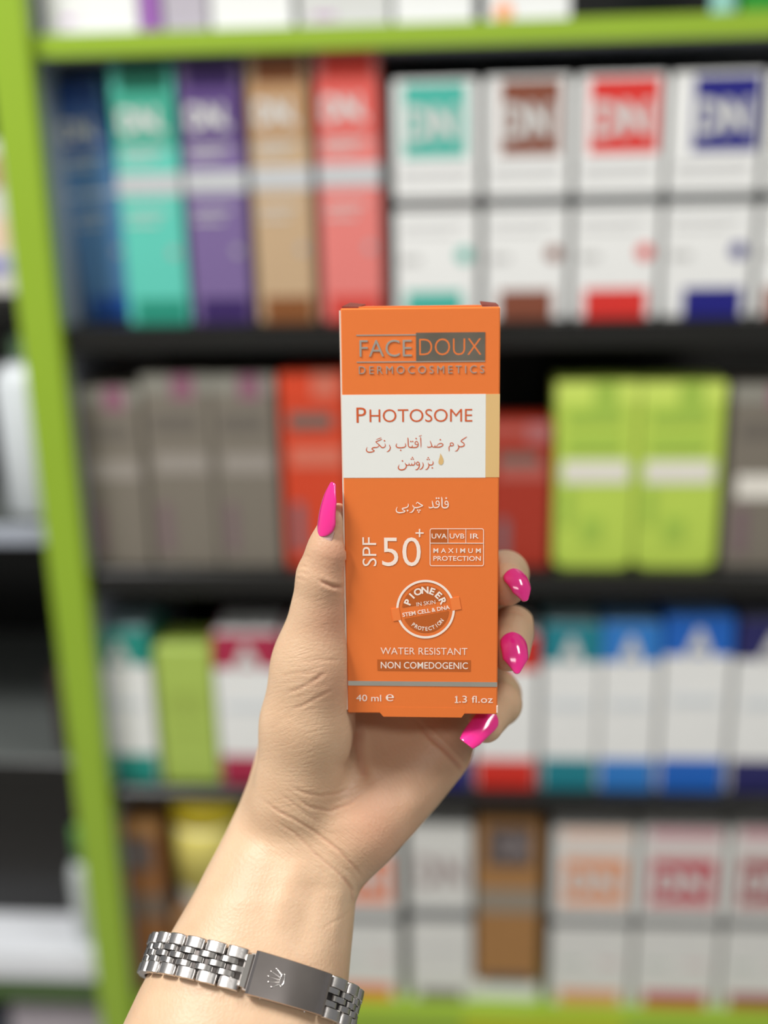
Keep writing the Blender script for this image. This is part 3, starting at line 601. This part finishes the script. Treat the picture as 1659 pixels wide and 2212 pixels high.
# press the carton into the flesh
Bi = np.array(BR); O = np.array(BC)
X = xs[:, None, None] - O[0]; Y = ys[None, :, None] - O[1]; Z = zs[None, None, :] - O[2]
lx = X * Bi[0, 0] + Y * Bi[1, 0] + Z * Bi[2, 0]; ly = X * Bi[0, 1] + Y * Bi[1, 1] + Z * Bi[2, 1]; lz = X * Bi[0, 2] + Y * Bi[1, 2] + Z * Bi[2, 2]
bd = np.maximum(np.maximum(np.abs(lx) - BW / 2 - .0003, np.abs(ly) - BH / 2 - .0003), np.maximum(-lz - .0012, lz - BD - .0012)); del lx, ly, lz
h = np.clip(.5 + .5 * (fld + bd) / .0012, 0, 1); fld = fld * h - bd * (1 - h) + .0012 * h * (1 - h); del bd, h
fld[:, -1, :] = np.maximum(fld[:, -1, :], .001); fld[:, -2, :] = np.maximum(fld[:, -2, :], .0002)
import openvdb
gr = openvdb.FloatGrid(background=.02); gr.copyFromArray(np.clip(fld, -.02, .02)); del fld
pts, quads = gr.convertToQuads(0.0)
V = pts.astype(np.float64) * VOX + np.array([x0, y0, z0])
# keep the largest connected piece
par = np.arange(len(V))
lab = par.copy()
E_ = np.vstack([quads[:, [0, 1]], quads[:, [1, 2]], quads[:, [2, 3]], quads[:, [3, 0]]])
for _ in range(400):
    la, lb_ = lab[E_[:, 0]], lab[E_[:, 1]]; m_ = np.minimum(la, lb_); old = lab.copy(); np.minimum.at(lab, la, m_); np.minimum.at(lab, lb_, m_)
    for _q in range(6): lab = lab[lab]
    if (lab == old).all(): break
u_, c_ = np.unique(lab, return_counts=True); keep = lab == u_[c_.argmax()]
remap = np.cumsum(keep) - 1; quads = remap[quads[keep[quads[:, 0]]]]; V = V[keep]
def smooth_(V, it, lam=.5):
    E2 = np.vstack([quads[:, [0, 1]], quads[:, [1, 2]], quads[:, [2, 3]], quads[:, [3, 0]]]); E2 = np.unique(np.sort(E2, 1), axis=0)
    deg = np.bincount(E2.ravel(), minlength=len(V))[:, None]
    for _ in range(it):
        S = np.zeros_like(V)
        for k in range(3): S[:, k] = np.bincount(E2[:, 0], V[E2[:, 1], k], len(V)) + np.bincount(E2[:, 1], V[E2[:, 0], k], len(V))
        V = V + lam * (S / deg - V)
    return V
V = smooth_(V, 3)
def normals(V):
    a, b, c, d = (V[quads[:, k]] for k in range(4)); n = np.cross(c - a, d - b); N = np.zeros_like(V)
    for k in range(4):
        for q in range(3): N[:, q] += np.bincount(quads[:, k], n[:, q], len(V))
    return N / (np.linalg.norm(N, axis=1)[:, None] + 1e-12)
N = normals(V)
if (N[:, 2] * (V[:, 2] - V[:, 2].mean())).sum() < 0: quads = quads[:, ::-1]; N = -N
# skin folds: (polyline in pixels, half width px, depth mm)
folds = [
 ([(560, 1722), (600, 1752), (640, 1772), (682, 1798), (733, 1838), (765, 1872), (786, 1902)], 3.6, .55), ([(590, 1772), (635, 1798), (682, 1845), (733, 1888), (768, 1930)], 3.4, .42),
 ([(625, 1696), (655, 1712), (690, 1718), (733, 1712), (775, 1698)], 4, .35), ([(640, 1722), (665, 1741), (711, 1752), (755, 1738), (785, 1712)], 3.5, .45), ([(600, 1712), (630, 1732), (665, 1762), (700, 1782)], 3, .3),
 ([(774, 1550), (774, 1602), (781, 1653), (793, 1690)], 10, 1.3), ([(903, 1555), (930, 1590), (960, 1618), (990, 1652), (1000, 1665)], 5, .9),
 ([(614, 1498), (640, 1490), (661, 1480), (685, 1464), (708, 1446)], 3.4, .45), ([(621, 1537), (654, 1523), (697, 1498), (722, 1486)], 3.2, .35), ([(640, 1432), (690, 1424), (735, 1426)], 3, .22), ([(605, 1460), (650, 1452), (700, 1455)], 3, .22),
 ([(690, 1254), (705, 1262), (722, 1268), (745, 1270)], 4.5, .9), ([(645, 1226), (655, 1222), (664, 1226)], 2.6, .35), ([(640, 1238), (652, 1236), (664, 1240)], 2.6, .3), ([(638, 1248), (650, 1252), (660, 1254)], 2.6, .35), ([(652, 1206), (662, 1200), (672, 1206)], 2.4, .25),
 ([(740, 1888), (760, 1925), (764, 1955)], 4, .5), ([(1085, 1324), (1110, 1322), (1135, 1330)], 3, .3), ([(1100, 1358), (1112, 1360), (1128, 1366)], 2.5, .25), ([(1098, 1222), (1108, 1220), (1120, 1224)], 2.5, .25),
 ([(690, 2010), (740, 1980), (764, 1962)], 3.5, .15), ([(720, 1640), (760, 1668), (790, 1700)], 14, .5), ([(850, 1540), (872, 1620), (880, 1670)], 62, 3.6),
 ([(655, 1850), (628, 1900), (606, 1960), (590, 2030)], 22, -.55), ([(700, 1880), (672, 1940), (655, 2010), (640, 2080)], 26, .7), ([(745, 1900), (730, 1960), (722, 2040)], 14, -.3)]
px = V[:, 0] / V[:, 2] * F + CX; py = V[:, 1] / V[:, 2] * F + CY
facing = -(N * V).sum(1) / np.linalg.norm(V, axis=1); vis = np.clip(facing * 3, 0, 1)
disp = np.zeros(len(V)); red = np.zeros(len(V))
for pl, sg, dep in folds:
    best = np.full(len(V), 1e9); edge = np.ones(len(V))
    tot = len(pl) - 1
    for i in range(tot):
        a, b = np.array(pl[i], float), np.array(pl[i + 1], float); d = b - a
        t_ = np.clip(((px - a[0]) * d[0] + (py - a[1]) * d[1]) / d.dot(d), 0, 1)
        q = np.hypot(px - a[0] - t_ * d[0], py - a[1] - t_ * d[1]); m_ = q < best; best[m_] = q[m_]; s_ = (i + t_) / tot; edge[m_] = np.clip(np.minimum(s_, 1 - s_) * 5, .15, 1)[m_]
    sg = sg * (.8 if sg < 8 else 1); edge = edge if sg < 50 else 1.0; g_ = np.exp(-(best / sg) ** 2) * edge * vis; disp -= g_ * dep * .00075
    disp += np.exp(-((best - sg * 2.4) / (sg * 1.3)) ** 2) * edge * vis * dep * .00022
    if sg < 12: red += g_ * min(1, abs(dep) * 1.3)
V = V + N * disp[:, None]
V = smooth_(V, 1, .25)
me = bpy.data.meshes.new('person'); Vw = V @ Mn.T + Cn
me.vertices.add(len(V)); me.vertices.foreach_set('co', Vw.astype(np.float32).ravel())
me.loops.add(quads.size); me.loops.foreach_set('vertex_index', quads.astype(np.int32).ravel())
me.polygons.add(len(quads)); me.polygons.foreach_set('loop_start', np.arange(0, quads.size, 4, dtype=np.int32)); me.update(calc_edges=True); me.validate()
me.shade_smooth()
at_ = me.attributes.new('flush_shade', 'FLOAT', 'POINT')
def blob(cx_, cy_, r_): return np.exp(-(((px - cx_) ** 2 + (py - cy_) ** 2) / r_ ** 2))
pink = .7 * blob(745, 1200, 70) + .65 * blob(725, 1340, 60) + .35 * blob(790, 1770, 70) + .4 * blob(720, 1480, 60) + .45 * blob(1095, 1290, 45) + .4 * blob(1085, 1430, 45) + .3 * blob(880, 1700, 120) + .25 * blob(840, 1840, 60) + .35 * blob(1000, 1600, 70)  # skin flush; thumb blobs by the carton also put its shading into the colour
at_.data.foreach_set('value', np.clip(red * .35 + pink * .8, 0, 1).astype(np.float32))
def soft(cx_, cy_, rx, ry): return np.exp(-(((px - cx_) / rx) ** 2 + ((py - cy_) / ry) ** 2))
wr = ((.80, .60, 1.0 * soft(700, 1830, 130, 100) + .3 * soft(620, 1720, 90, 60)), (.99, -.12, .9 * soft(650, 1450, 90, 70) + .6 * soft(640, 1720, 100, 70)), (.95, -.3, .7 * soft(650, 1560, 120, 110) + .5 * soft(690, 1300, 60, 90)), (.6, .8, .7 * soft(900, 1700, 110, 120)))
wob = 9 * np.sin(px * .021 + py * .013) + 5 * np.sin(px * .047 - py * .031)
for k, (ax, ay, msk) in enumerate(wr):
    al = px * ax + py * ay; ac = -px * ay + py * ax + wob * .5
    A_ = me.attributes.new('lines_%d' % k, 'FLOAT_VECTOR', 'POINT'); A_.data.foreach_set('vector', np.stack([al * .022, ac * .16, np.full(len(V), k * 7.3)], 1).astype(np.float32).ravel())
    A_ = me.attributes.new('lines_mask_%d' % k, 'FLOAT', 'POINT'); A_.data.foreach_set('value', (msk * vis).astype(np.float32))
skin = bpy.data.materials.new('skin'); skin.use_nodes = True; nt = skin.node_tree; b = nt.nodes['Principled BSDF']
def nd(t_): return nt.nodes.new(t_)
tc = nd('ShaderNodeTexCoord'); n1 = nd('ShaderNodeTexNoise'); n1.inputs['Scale'].default_value = 55; n1.inputs['Detail'].default_value = 3; nt.links.new(tc.outputs['Object'], n1.inputs['Vector'])
cr = nd('ShaderNodeValToRGB'); cr.color_ramp.elements[0].position = .3; cr.color_ramp.elements[0].color = (*lin((201, 166, 134)), 1); cr.color_ramp.elements[1].position = .72; cr.color_ramp.elements[1].color = (*lin((213, 181, 149)), 1); nt.links.new(n1.outputs[0], cr.inputs[0])
af = nd('ShaderNodeAttribute'); af.attribute_name = 'flush_shade'
mx = nd('ShaderNodeMix'); mx.data_type = 'RGBA'; nt.links.new(af.outputs['Fac'], mx.inputs[0]); nt.links.new(cr.outputs[0], mx.inputs[6]); mx.inputs[7].default_value = (*lin((190, 124, 100)), 1)
nt.links.new(mx.outputs[2], b.inputs['Base Color'])
b.inputs['Roughness'].default_value = .46; b.inputs['Specular IOR Level'].default_value = .4
b.inputs['Subsurface Weight'].default_value = .25; b.inputs['Subsurface Radius'].default_value = (1, .35, .18); b.inputs['Subsurface Scale'].default_value = .0035
n2 = nd('ShaderNodeTexNoise'); n2.inputs['Scale'].default_value = 1500; n2.inputs['Detail'].default_value = 3
n3 = nd('ShaderNodeTexVoronoi'); n3.inputs['Scale'].default_value = 900; ad = nd('ShaderNodeMath'); ad.operation = 'ADD'
nt.links.new(tc.outputs['Object'], n2.inputs['Vector']); nt.links.new(tc.outputs['Object'], n3.inputs['Vector']); nt.links.new(n2.outputs[0], ad.inputs[0]); nt.links.new(n3.outputs[0], ad.inputs[1])
bp = nd('ShaderNodeBump'); bp.inputs['Strength'].default_value = .22; bp.inputs['Distance'].default_value = .0003; nt.links.new(ad.outputs[0], bp.inputs['Height'])
prev = None
for k in range(4):
    av = nd('ShaderNodeAttribute'); av.attribute_name = 'lines_%d' % k; am = nd('ShaderNodeAttribute'); am.attribute_name = 'lines_mask_%d' % k
    nn_ = nd('ShaderNodeTexNoise'); nn_.inputs['Scale'].default_value = 1; nn_.inputs['Detail'].default_value = 2.5; nt.links.new(av.outputs['Vector'], nn_.inputs['Vector'])
    ri = nd('ShaderNodeMapRange'); ri.inputs[1].default_value = .30; ri.inputs[2].default_value = .52; nt.links.new(nn_.outputs[0], ri.inputs[0])
    mu = nd('ShaderNodeMath'); mu.operation = 'MULTIPLY'; nt.links.new(ri.outputs[0], mu.inputs[0]); nt.links.new(am.outputs['Fac'], mu.inputs[1])
    # lines are grooves: height = mask * (smooth noise - 1)
    sb = nd('ShaderNodeMath'); sb.operation = 'SUBTRACT'; nt.links.new(mu.outputs[0], sb.inputs[0]); nt.links.new(am.outputs['Fac'], sb.inputs[1])
    if prev: a2 = nd('ShaderNodeMath'); a2.operation = 'ADD'; nt.links.new(prev.outputs[0], a2.inputs[0]); nt.links.new(sb.outputs[0], a2.inputs[1]); prev = a2
    else: prev = sb
b2 = nd('ShaderNodeBump'); b2.inputs['Strength'].default_value = .24; b2.inputs['Distance'].default_value = .0004; nt.links.new(prev.outputs[0], b2.inputs['Height']); nt.links.new(bp.outputs[0], b2.inputs['Normal']); nt.links.new(b2.outputs[0], b.inputs['Normal'])
me.materials.append(skin)
person = bpy.data.objects.new('person', me); COL.objects.link(person)
tag(person, 'bare left hand and forearm with long pink nails, gripping the orange carton', 'person')

# ---- fingernails
bvh = BVHTree.FromPolygons([tuple(v) for v in V], [tuple(int(i) for i in q) for q in quads])
pinkm = mat('pink_nail_polish', (236, 44, 140), .16, var=.03, scale=200, coat=1)
def nail(Bp, Tp, Nrm, hws, arch=.0016, belly=.0008, curl=0, name='fingernail', m_=None):
    B_, T_ = C3(*Bp).astype(float), C3(*Tp).astype(float); L_ = T_ - B_; ln = np.linalg.norm(L_); L_ /= ln
    Nn = np.array(Nrm, float); Nn -= Nn.dot(L_) * L_; Nn /= np.linalg.norm(Nn); Wd = np.cross(L_, Nn)
    nu, nv = 49, 17; top = []; bot = []
    for i in range(nu):
        t_ = (i / (nu - 1)) ** 1.5 if i < nu // 2 else i / (nu - 1); t_ = .5 - .5 * math.cos(math.pi * i / (nu - 1)); hw_ = np.interp(t_, [h[0] for h in hws], [h[1] for h in hws])
        hw_ *= min(1, math.sqrt(max(0, 1 - (1 - min(1, t_ / .24)) ** 2)) + .03) * (min(1, math.sqrt(max(0, 1 - ((t_ - .93) / .07) ** 2)) + .25) if t_ > .93 else 1)
        for j in range(nv):
            s_ = j / (nv - 1) * 2 - 1
            edge_t = t_ + (-.06 * s_ * s_ if t_ < .3 else 0) * 0
            p_ = B_ + L_ * ln * edge_t + Wd * s_ * hw_ + Nn * (belly * math.sin(math.pi * min(1, t_ * 1.0)) - arch * s_ * s_ * (hw_ / hws[1][1]) ** 2 - curl * t_ * t_)
            rim = .00022 * (1 - abs(s_) ** 6) * (1 if 0 < i < nu - 1 else .2)
            top.append(p_ + Nn * (.00018 + rim)); bot.append(p_ - Nn * .00015)
    vs = [M @ Vector(p_) + CAM for p_ in top + bot]; n = nu * nv; fs = []
    for i in range(nu - 1):
        for j in range(nv - 1):
            a = i * nv + j; fs.append((a, a + 1, a + nv + 1, a + nv)); fs.append((n + a, n + a + nv, n + a + nv + 1, n + a + 1))
    for i in range(nu - 1):
        for j in (0, nv - 1):
            a = i * nv + j; q = (a, a + nv, n + a + nv, n + a); fs.append(q if j == 0 else q[::-1])
    for j in range(nv - 1):
        a = j; fs.append((a, n + a, n + a + 1, a + 1)); a = (nu - 1) * nv + j; fs.append((a + 1, n + a + 1, n + a, a))
    o = link(name, vs, fs, m_ or pinkm, None, True); o.parent = person; return o
def skin_hit(px_, py_):
    d = Vector(C3(px_, py_, 1).tolist()).normalized(); h_ = bvh.ray_cast(Vector((0, 0, 0)), d); return h_[0], h_[1]
def nail_on(B, T, zt, frac, hws, nmix=(0, 0, 0), **k):
    """lay the nail plate on the skin: base and a point at frac are looked up on the finger"""
    hb, nb_ = skin_hit(*B); q = (B[0] + (T[0] - B[0]) * frac, B[1] + (T[1] - B[1]) * frac); hq, nq = skin_hit(*q)
    zb, zq = hb.z, hq.z; n_ = nb_.normalized() * .4 + nq.normalized() + Vector(nmix)
    if n_.z > 0: n_ = -n_
    slope = (zq - zb) / frac
    nail((B[0], B[1], zb - k.pop('lift', -.0000)), (T[0], T[1], zt if zt else zb + slope), tuple(n_), hws, **k)
nail((693, 1158, .3470), (720, 1042, .3440), (-.80, -.1, -.62), [(0, .0040), (.3, .0048), (.7, .0036), (1, .0012)], .0016, .0008)
nail((690, 1176, .3478), (697, 1138, .3468), (-.80, -.1, -.62), [(0, .0030), (.3, .0040), (1, .0042)], .0016, 0, name='nail_root', m_=mat('bare_nail', (206, 170, 164), .3, coat=.3))
nail_on((1106, 1229), (1135, 1299), .3555, .4, [(0, .0036), (.3, .0043), (.7, .0034), (1, .0009)], arch=.0017, belly=.0019, lift=.0005)
nail_on((1107, 1366), (1117, 1456), .3555, .4, [(0, .0038), (.3, .0045), (.65, .0042), (1, .0007)], arch=.0018, belly=.0019, lift=.0006)
nail_on((1066, 1538), (1007, 1607), .3575, .4, [(0, .0038), (.3, .0041), (.8, .0035), (1, .0026)], arch=.0014, belly=.0008)

# ================================================================== bracelet
steel = mat('brushed_steel', (210, 206, 203), .3, 1, var=.12, scale=500, bump=.06, bscale=1800)
polish = mat('polished_steel', (206, 202, 199), .2, 1, var=.05, scale=300)
dsteel = mat('shadowed_steel', (70, 66, 64), .4, 1)  # dark tone put into the steel as shade in the gaps between links
sint = .50; cost = math.sqrt(1 - sint ** 2)
Ax = Vector((.28 * cost, -.96 * cost, sint)).normalized(); Mj = Vector((.96, .28, 0)).normalized(); Nf = Ax.cross(Mj)
if Nf.z > 0: Nf = -Nf
Cb = Vector(C3(537, 2122, .3600).tolist())
NS = 360; ring = []
for k in range(NS):
    a = 2 * math.pi * k / NS; d = Mj * math.cos(a) + Nf * math.sin(a)
    rr = []
    for off in (-.005, 0, .005):
        hit = bvh.ray_cast(Cb + Ax * off + d * .07, -d)
        if hit[0]: rr.append(.07 - hit[3])
    ring.append(max(rr) if rr else .03)
ring = np.array(ring)
for _ in range(14): ring = (np.roll(ring, 1) + ring + np.roll(ring, -1)) / 3
ring += .0012
ang = np.arange(NS) * 2 * math.pi / NS
Pr = np.array([Cb + (Mj * math.cos(a) + Nf * math.sin(a)) * r for a, r in zip(ang, ring)])
seg = np.linalg.norm(np.roll(Pr, -1, 0) - Pr, axis=1); cum = np.concatenate([[0], np.cumsum(seg)]); TOT = cum[-1]
def rp(s):                                                  # arc length -> point, tangent, outward normal
    s %= TOT; a = np.interp(s, cum, np.append(ang, 2 * math.pi)); r = np.interp(a, np.append(ang, 2 * math.pi), np.append(ring, ring[0]))
    e = .004
    def pt(s_): s_ %= TOT; a_ = np.interp(s_, cum, np.append(ang, 2 * math.pi)); r_ = np.interp(a_, np.append(ang, 2 * math.pi), np.append(ring, ring[0])); return Cb + (Mj * math.cos(a_) + Nf * math.sin(a_)) * float(r_)
    p_ = pt(s); tn = (pt(s + e) - pt(s - e)).normalized(); nn = tn.cross(Ax)
    if nn.dot(p_ - Cb) < 0: nn = -nn
    return p_, tn, nn.normalized()
# arc positions of the clasp ends (pixel x of the band's middle line)
def find(pxt):
    best = None
    for i in range(2000):
        s = TOT * i / 2000; p_, tn, nn = rp(s)
        if p_.z > Cb.z: continue
        x = p_.x / p_.z * F + CX
        if best is None or abs(x - pxt) < best[0]: best = (abs(x - pxt), s)
    return best[1]
sL, sR = find(544), find(697); 
if abs(sL - sR) > TOT / 2: 
    if sL < sR: sL += TOT
    else: sR += TOT
dirn = 1 if sR > sL else -1
pc, _, _ = rp((sL + sR) / 2)
brac = empty('watch_bracelet', M @ Vector(Cb) + CAM); tag(brac, 'polished steel link watch bracelet with a folding clasp around the wrist', 'bracelet'); Binv = Matrix.Translation(-(M @ Vector(Cb) + CAM))
def to_w(p_): return Binv @ (M @ Vector(p_) + CAM)
def barrel(s, ln, off, wid, th, name, m_, cache={}):
    """one rounded link: a half-barrel curved along the band, at arc position s, offset off along the arm"""
    p_, tn, nn = rp(s); n_ = 10; prof = []
    for k in range(n_ + 1):
        a = math.pi * k / n_; prof.append((-math.cos(a) * ln / 2, th * (.30 + .70 * math.sin(a) ** .75)))
    prof = [(-ln / 2, 0)] + prof + [(ln / 2, 0)]
    be = wid * .07; secs = [(-wid / 2, .88), (-wid / 2 + be, 1), (wid / 2 - be, 1), (wid / 2, .88)]; vs = []
    for o_, sc_ in secs:
        for q, r_ in prof: vs.append(to_w(p_ + tn * (q * (.5 + .5 * sc_)) + nn * (r_ * sc_ - .0002) + Ax * (off + o_)))
    k = len(prof); fs = []
    for i in range(3):
        for j in range(k - 1): fs.append((i * k + j, i * k + j + 1, (i + 1) * k + j + 1, (i + 1) * k + j))
        fs.append((i * k + k - 1, i * k, (i + 1) * k, (i + 1) * k + k - 1))
    fs += [list(range(k))[::-1], list(range(3 * k, 4 * k))]
    c_ = np.mean([tuple(v) for v in vs], 0); out = []
    for f in fs:
        q = np.array([tuple(vs[i]) for i in f]); n = np.cross(q[1] - q[0], q[2] - q[0]); out.append(f if n.dot(q.mean(0) - c_) > 0 else tuple(f)[::-1])
    o = link(name, vs, out, m_); o.parent = brac
    me_ = o.data
    for p2 in me_.polygons: p2.use_smooth = len(p2.vertices) == 4
    md = o.modifiers.new('edges', 'EDGE_SPLIT'); md.split_angle = math.radians(40)
    return o
PITCH = .0071; BWD = .0124
s_start = sL - dirn * .0022; span = TOT - abs(sR - sL) - .0026; nl = int(span / PITCH); pit = span / nl
for i in range(nl):
    s = s_start - dirn * pit * (i + .5)
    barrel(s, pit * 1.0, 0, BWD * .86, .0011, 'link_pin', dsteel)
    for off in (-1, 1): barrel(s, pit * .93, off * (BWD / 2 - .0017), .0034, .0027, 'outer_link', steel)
    for c_, ofs in ((-1, .5), (0, 0), (1, .5)):
        barrel(s - dirn * pit * ofs * 1.0 + dirn * pit * .25, pit * .86, c_ * .0019, .0018, .0024, 'centre_link', polish)
# end piece
p0, tn0, nn0 = rp(sL - dirn * .0012)
def slab(s0, s1, hw0, hw1, t0, t1, name, m_, n_=10, bev=.0003, par=None):
    vs = []; prof = [(-1, t0), (-1, t1 - bev * 1.4), (-.965, t1), (.965, t1), (1, t1 - bev * 1.4), (1, t0)]
    for i in range(n_ + 1):
        u = i / n_; s = s0 + (s1 - s0) * u; p_, tn, nn = rp(s); h_ = hw0 + (hw1 - hw0) * u
        # a rigid plate: flatten the curve towards its chord
        pa, _, na = rp(s0); pb, _, nb = rp(s1); ch = pa.lerp(pb, u); bul = p_ - ch; p_ = ch + bul * .75
        tt = .8 if i in (0, n_) else 1
        for q, r_ in prof: vs.append(to_w(p_ + nn * (r_ * (tt if r_ > t0 else 1)) + Ax * (q * h_)))
    k = len(prof); fs = []
    for i in range(n_):
        for j in range(k): fs.append((i * k + j, i * k + (j + 1) % k, (i + 1) * k + (j + 1) % k, (i + 1) * k + j))
    fs += [list(range(k)), list(range(n_ * k, n_ * k + k))]
    q = [Vector(vs[i]) for i in fs[2]]; nrm = (q[1] - q[0]).cross(q[2] - q[0]); flip = nrm.dot(q[0] - to_w(Cb)) < 0
    fs = [f[::-1] if flip else f for f in fs[:-2]] + [fs[-2], fs[-1][::-1]]
    o = link(name, vs, fs, m_); o.parent = brac; o.data.shade_smooth(); md = o.modifiers.new('edges', 'EDGE_SPLIT'); md.split_angle = math.radians(35); return o
slab(sL - dirn * .0028, sL - dirn * .0002, .0046, .0052, .0004, .0028, 'end_link', polish, 5); slab(sL - dirn * .0014, sL + dirn * .0005, .0054, .0056, .0003, .0022, 'end_bar', steel, 4)
clasp = slab(sL, sR, .0064, .0061, .0006, .0036, 'clasp', mat('clasp_steel', (178, 170, 168), .19, 1, var=.12, scale=160), 24)
# small crown emblem raised on the clasp, two rivets on its lower edge
sm = sL + (sR - sL) * .24
def on_clasp(u, v, lift=.0037):
    s = sL + (sR - sL) * u; pa, _, _ = rp(sL); pb, _, _ = rp(sR); p_, tn, nn = rp(s); ch = pa.lerp(pb, u); p_ = ch + (p_ - ch) * .75
    return p_ + nn * lift + Ax * v, nn
emb = MB()
def ball(mb, c, r, n=8):
    for i in range(n + 1):
        pass
    vs = [(c[0] + r * math.sin(math.pi * i / n) * math.cos(2 * math.pi * j / n), c[1] + r * math.sin(math.pi * i / n) * math.sin(2 * math.pi * j / n), c[2] + r * math.cos(math.pi * i / n)) for i in range(n + 1) for j in range(n)]
    mb.add(vs, [(i * n + j, (i + 1) * n + j, (i + 1) * n + (j + 1) % n, i * n + (j + 1) % n) for i in range(n) for j in range(n)])
def rod(mb, a, b, r0_, r1_, n=6):
    a, b = Vector(a), Vector(b); d = (b - a).normalized(); x = d.orthogonal().normalized(); y = d.cross(x)
    vs = [tuple(p_ + (x * math.cos(2 * math.pi * j / n) + y * math.sin(2 * math.pi * j / n)) * r_) for p_, r_ in ((a, r0_), (b, r1_)) for j in range(n)]
    mb.add(vs, [(j, (j + 1) % n, n + (j + 1) % n, n + j) for j in range(n)])
Lc = abs(sR - sL)
for k in range(5):                                           # five beaded prongs fanning out, the base ring beside them
    f_ = (k - 2) / 2; aa = f_ * math.radians(58)
    a_, _ = on_clasp(.385 - .01 * math.cos(aa), .0013 * f_, .0036); b_, _ = on_clasp(.385 - .155 * math.cos(aa) , .0031 * math.sin(aa), .0037)
    rod(emb, to_w(a_), to_w(b_), .00035, .00012); ball(emb, to_w(b_), .00036)
lastp = None
for k in range(17):
    a = 2 * math.pi * k / 16; p_, _ = on_clasp(.405 + .026 * math.cos(a), .0018 * math.sin(a), .00365); p_ = to_w(p_)
    if lastp is not None: rod(emb, lastp, p_, .00024, .00024)
    lastp = p_
o = emb.build('crown_emblem', polish, brac, True)
o.parent = clasp; 
for u in (.2, .78):
    rv = MB(); p_, nn = on_clasp(u, -.0063, .0020); ball(rv, to_w(p_), .00032); q = rv.build('rivet', polish, brac, True); q.parent = clasp
print('hand verts', len(V), 'ring', TOT, 'links', nl)
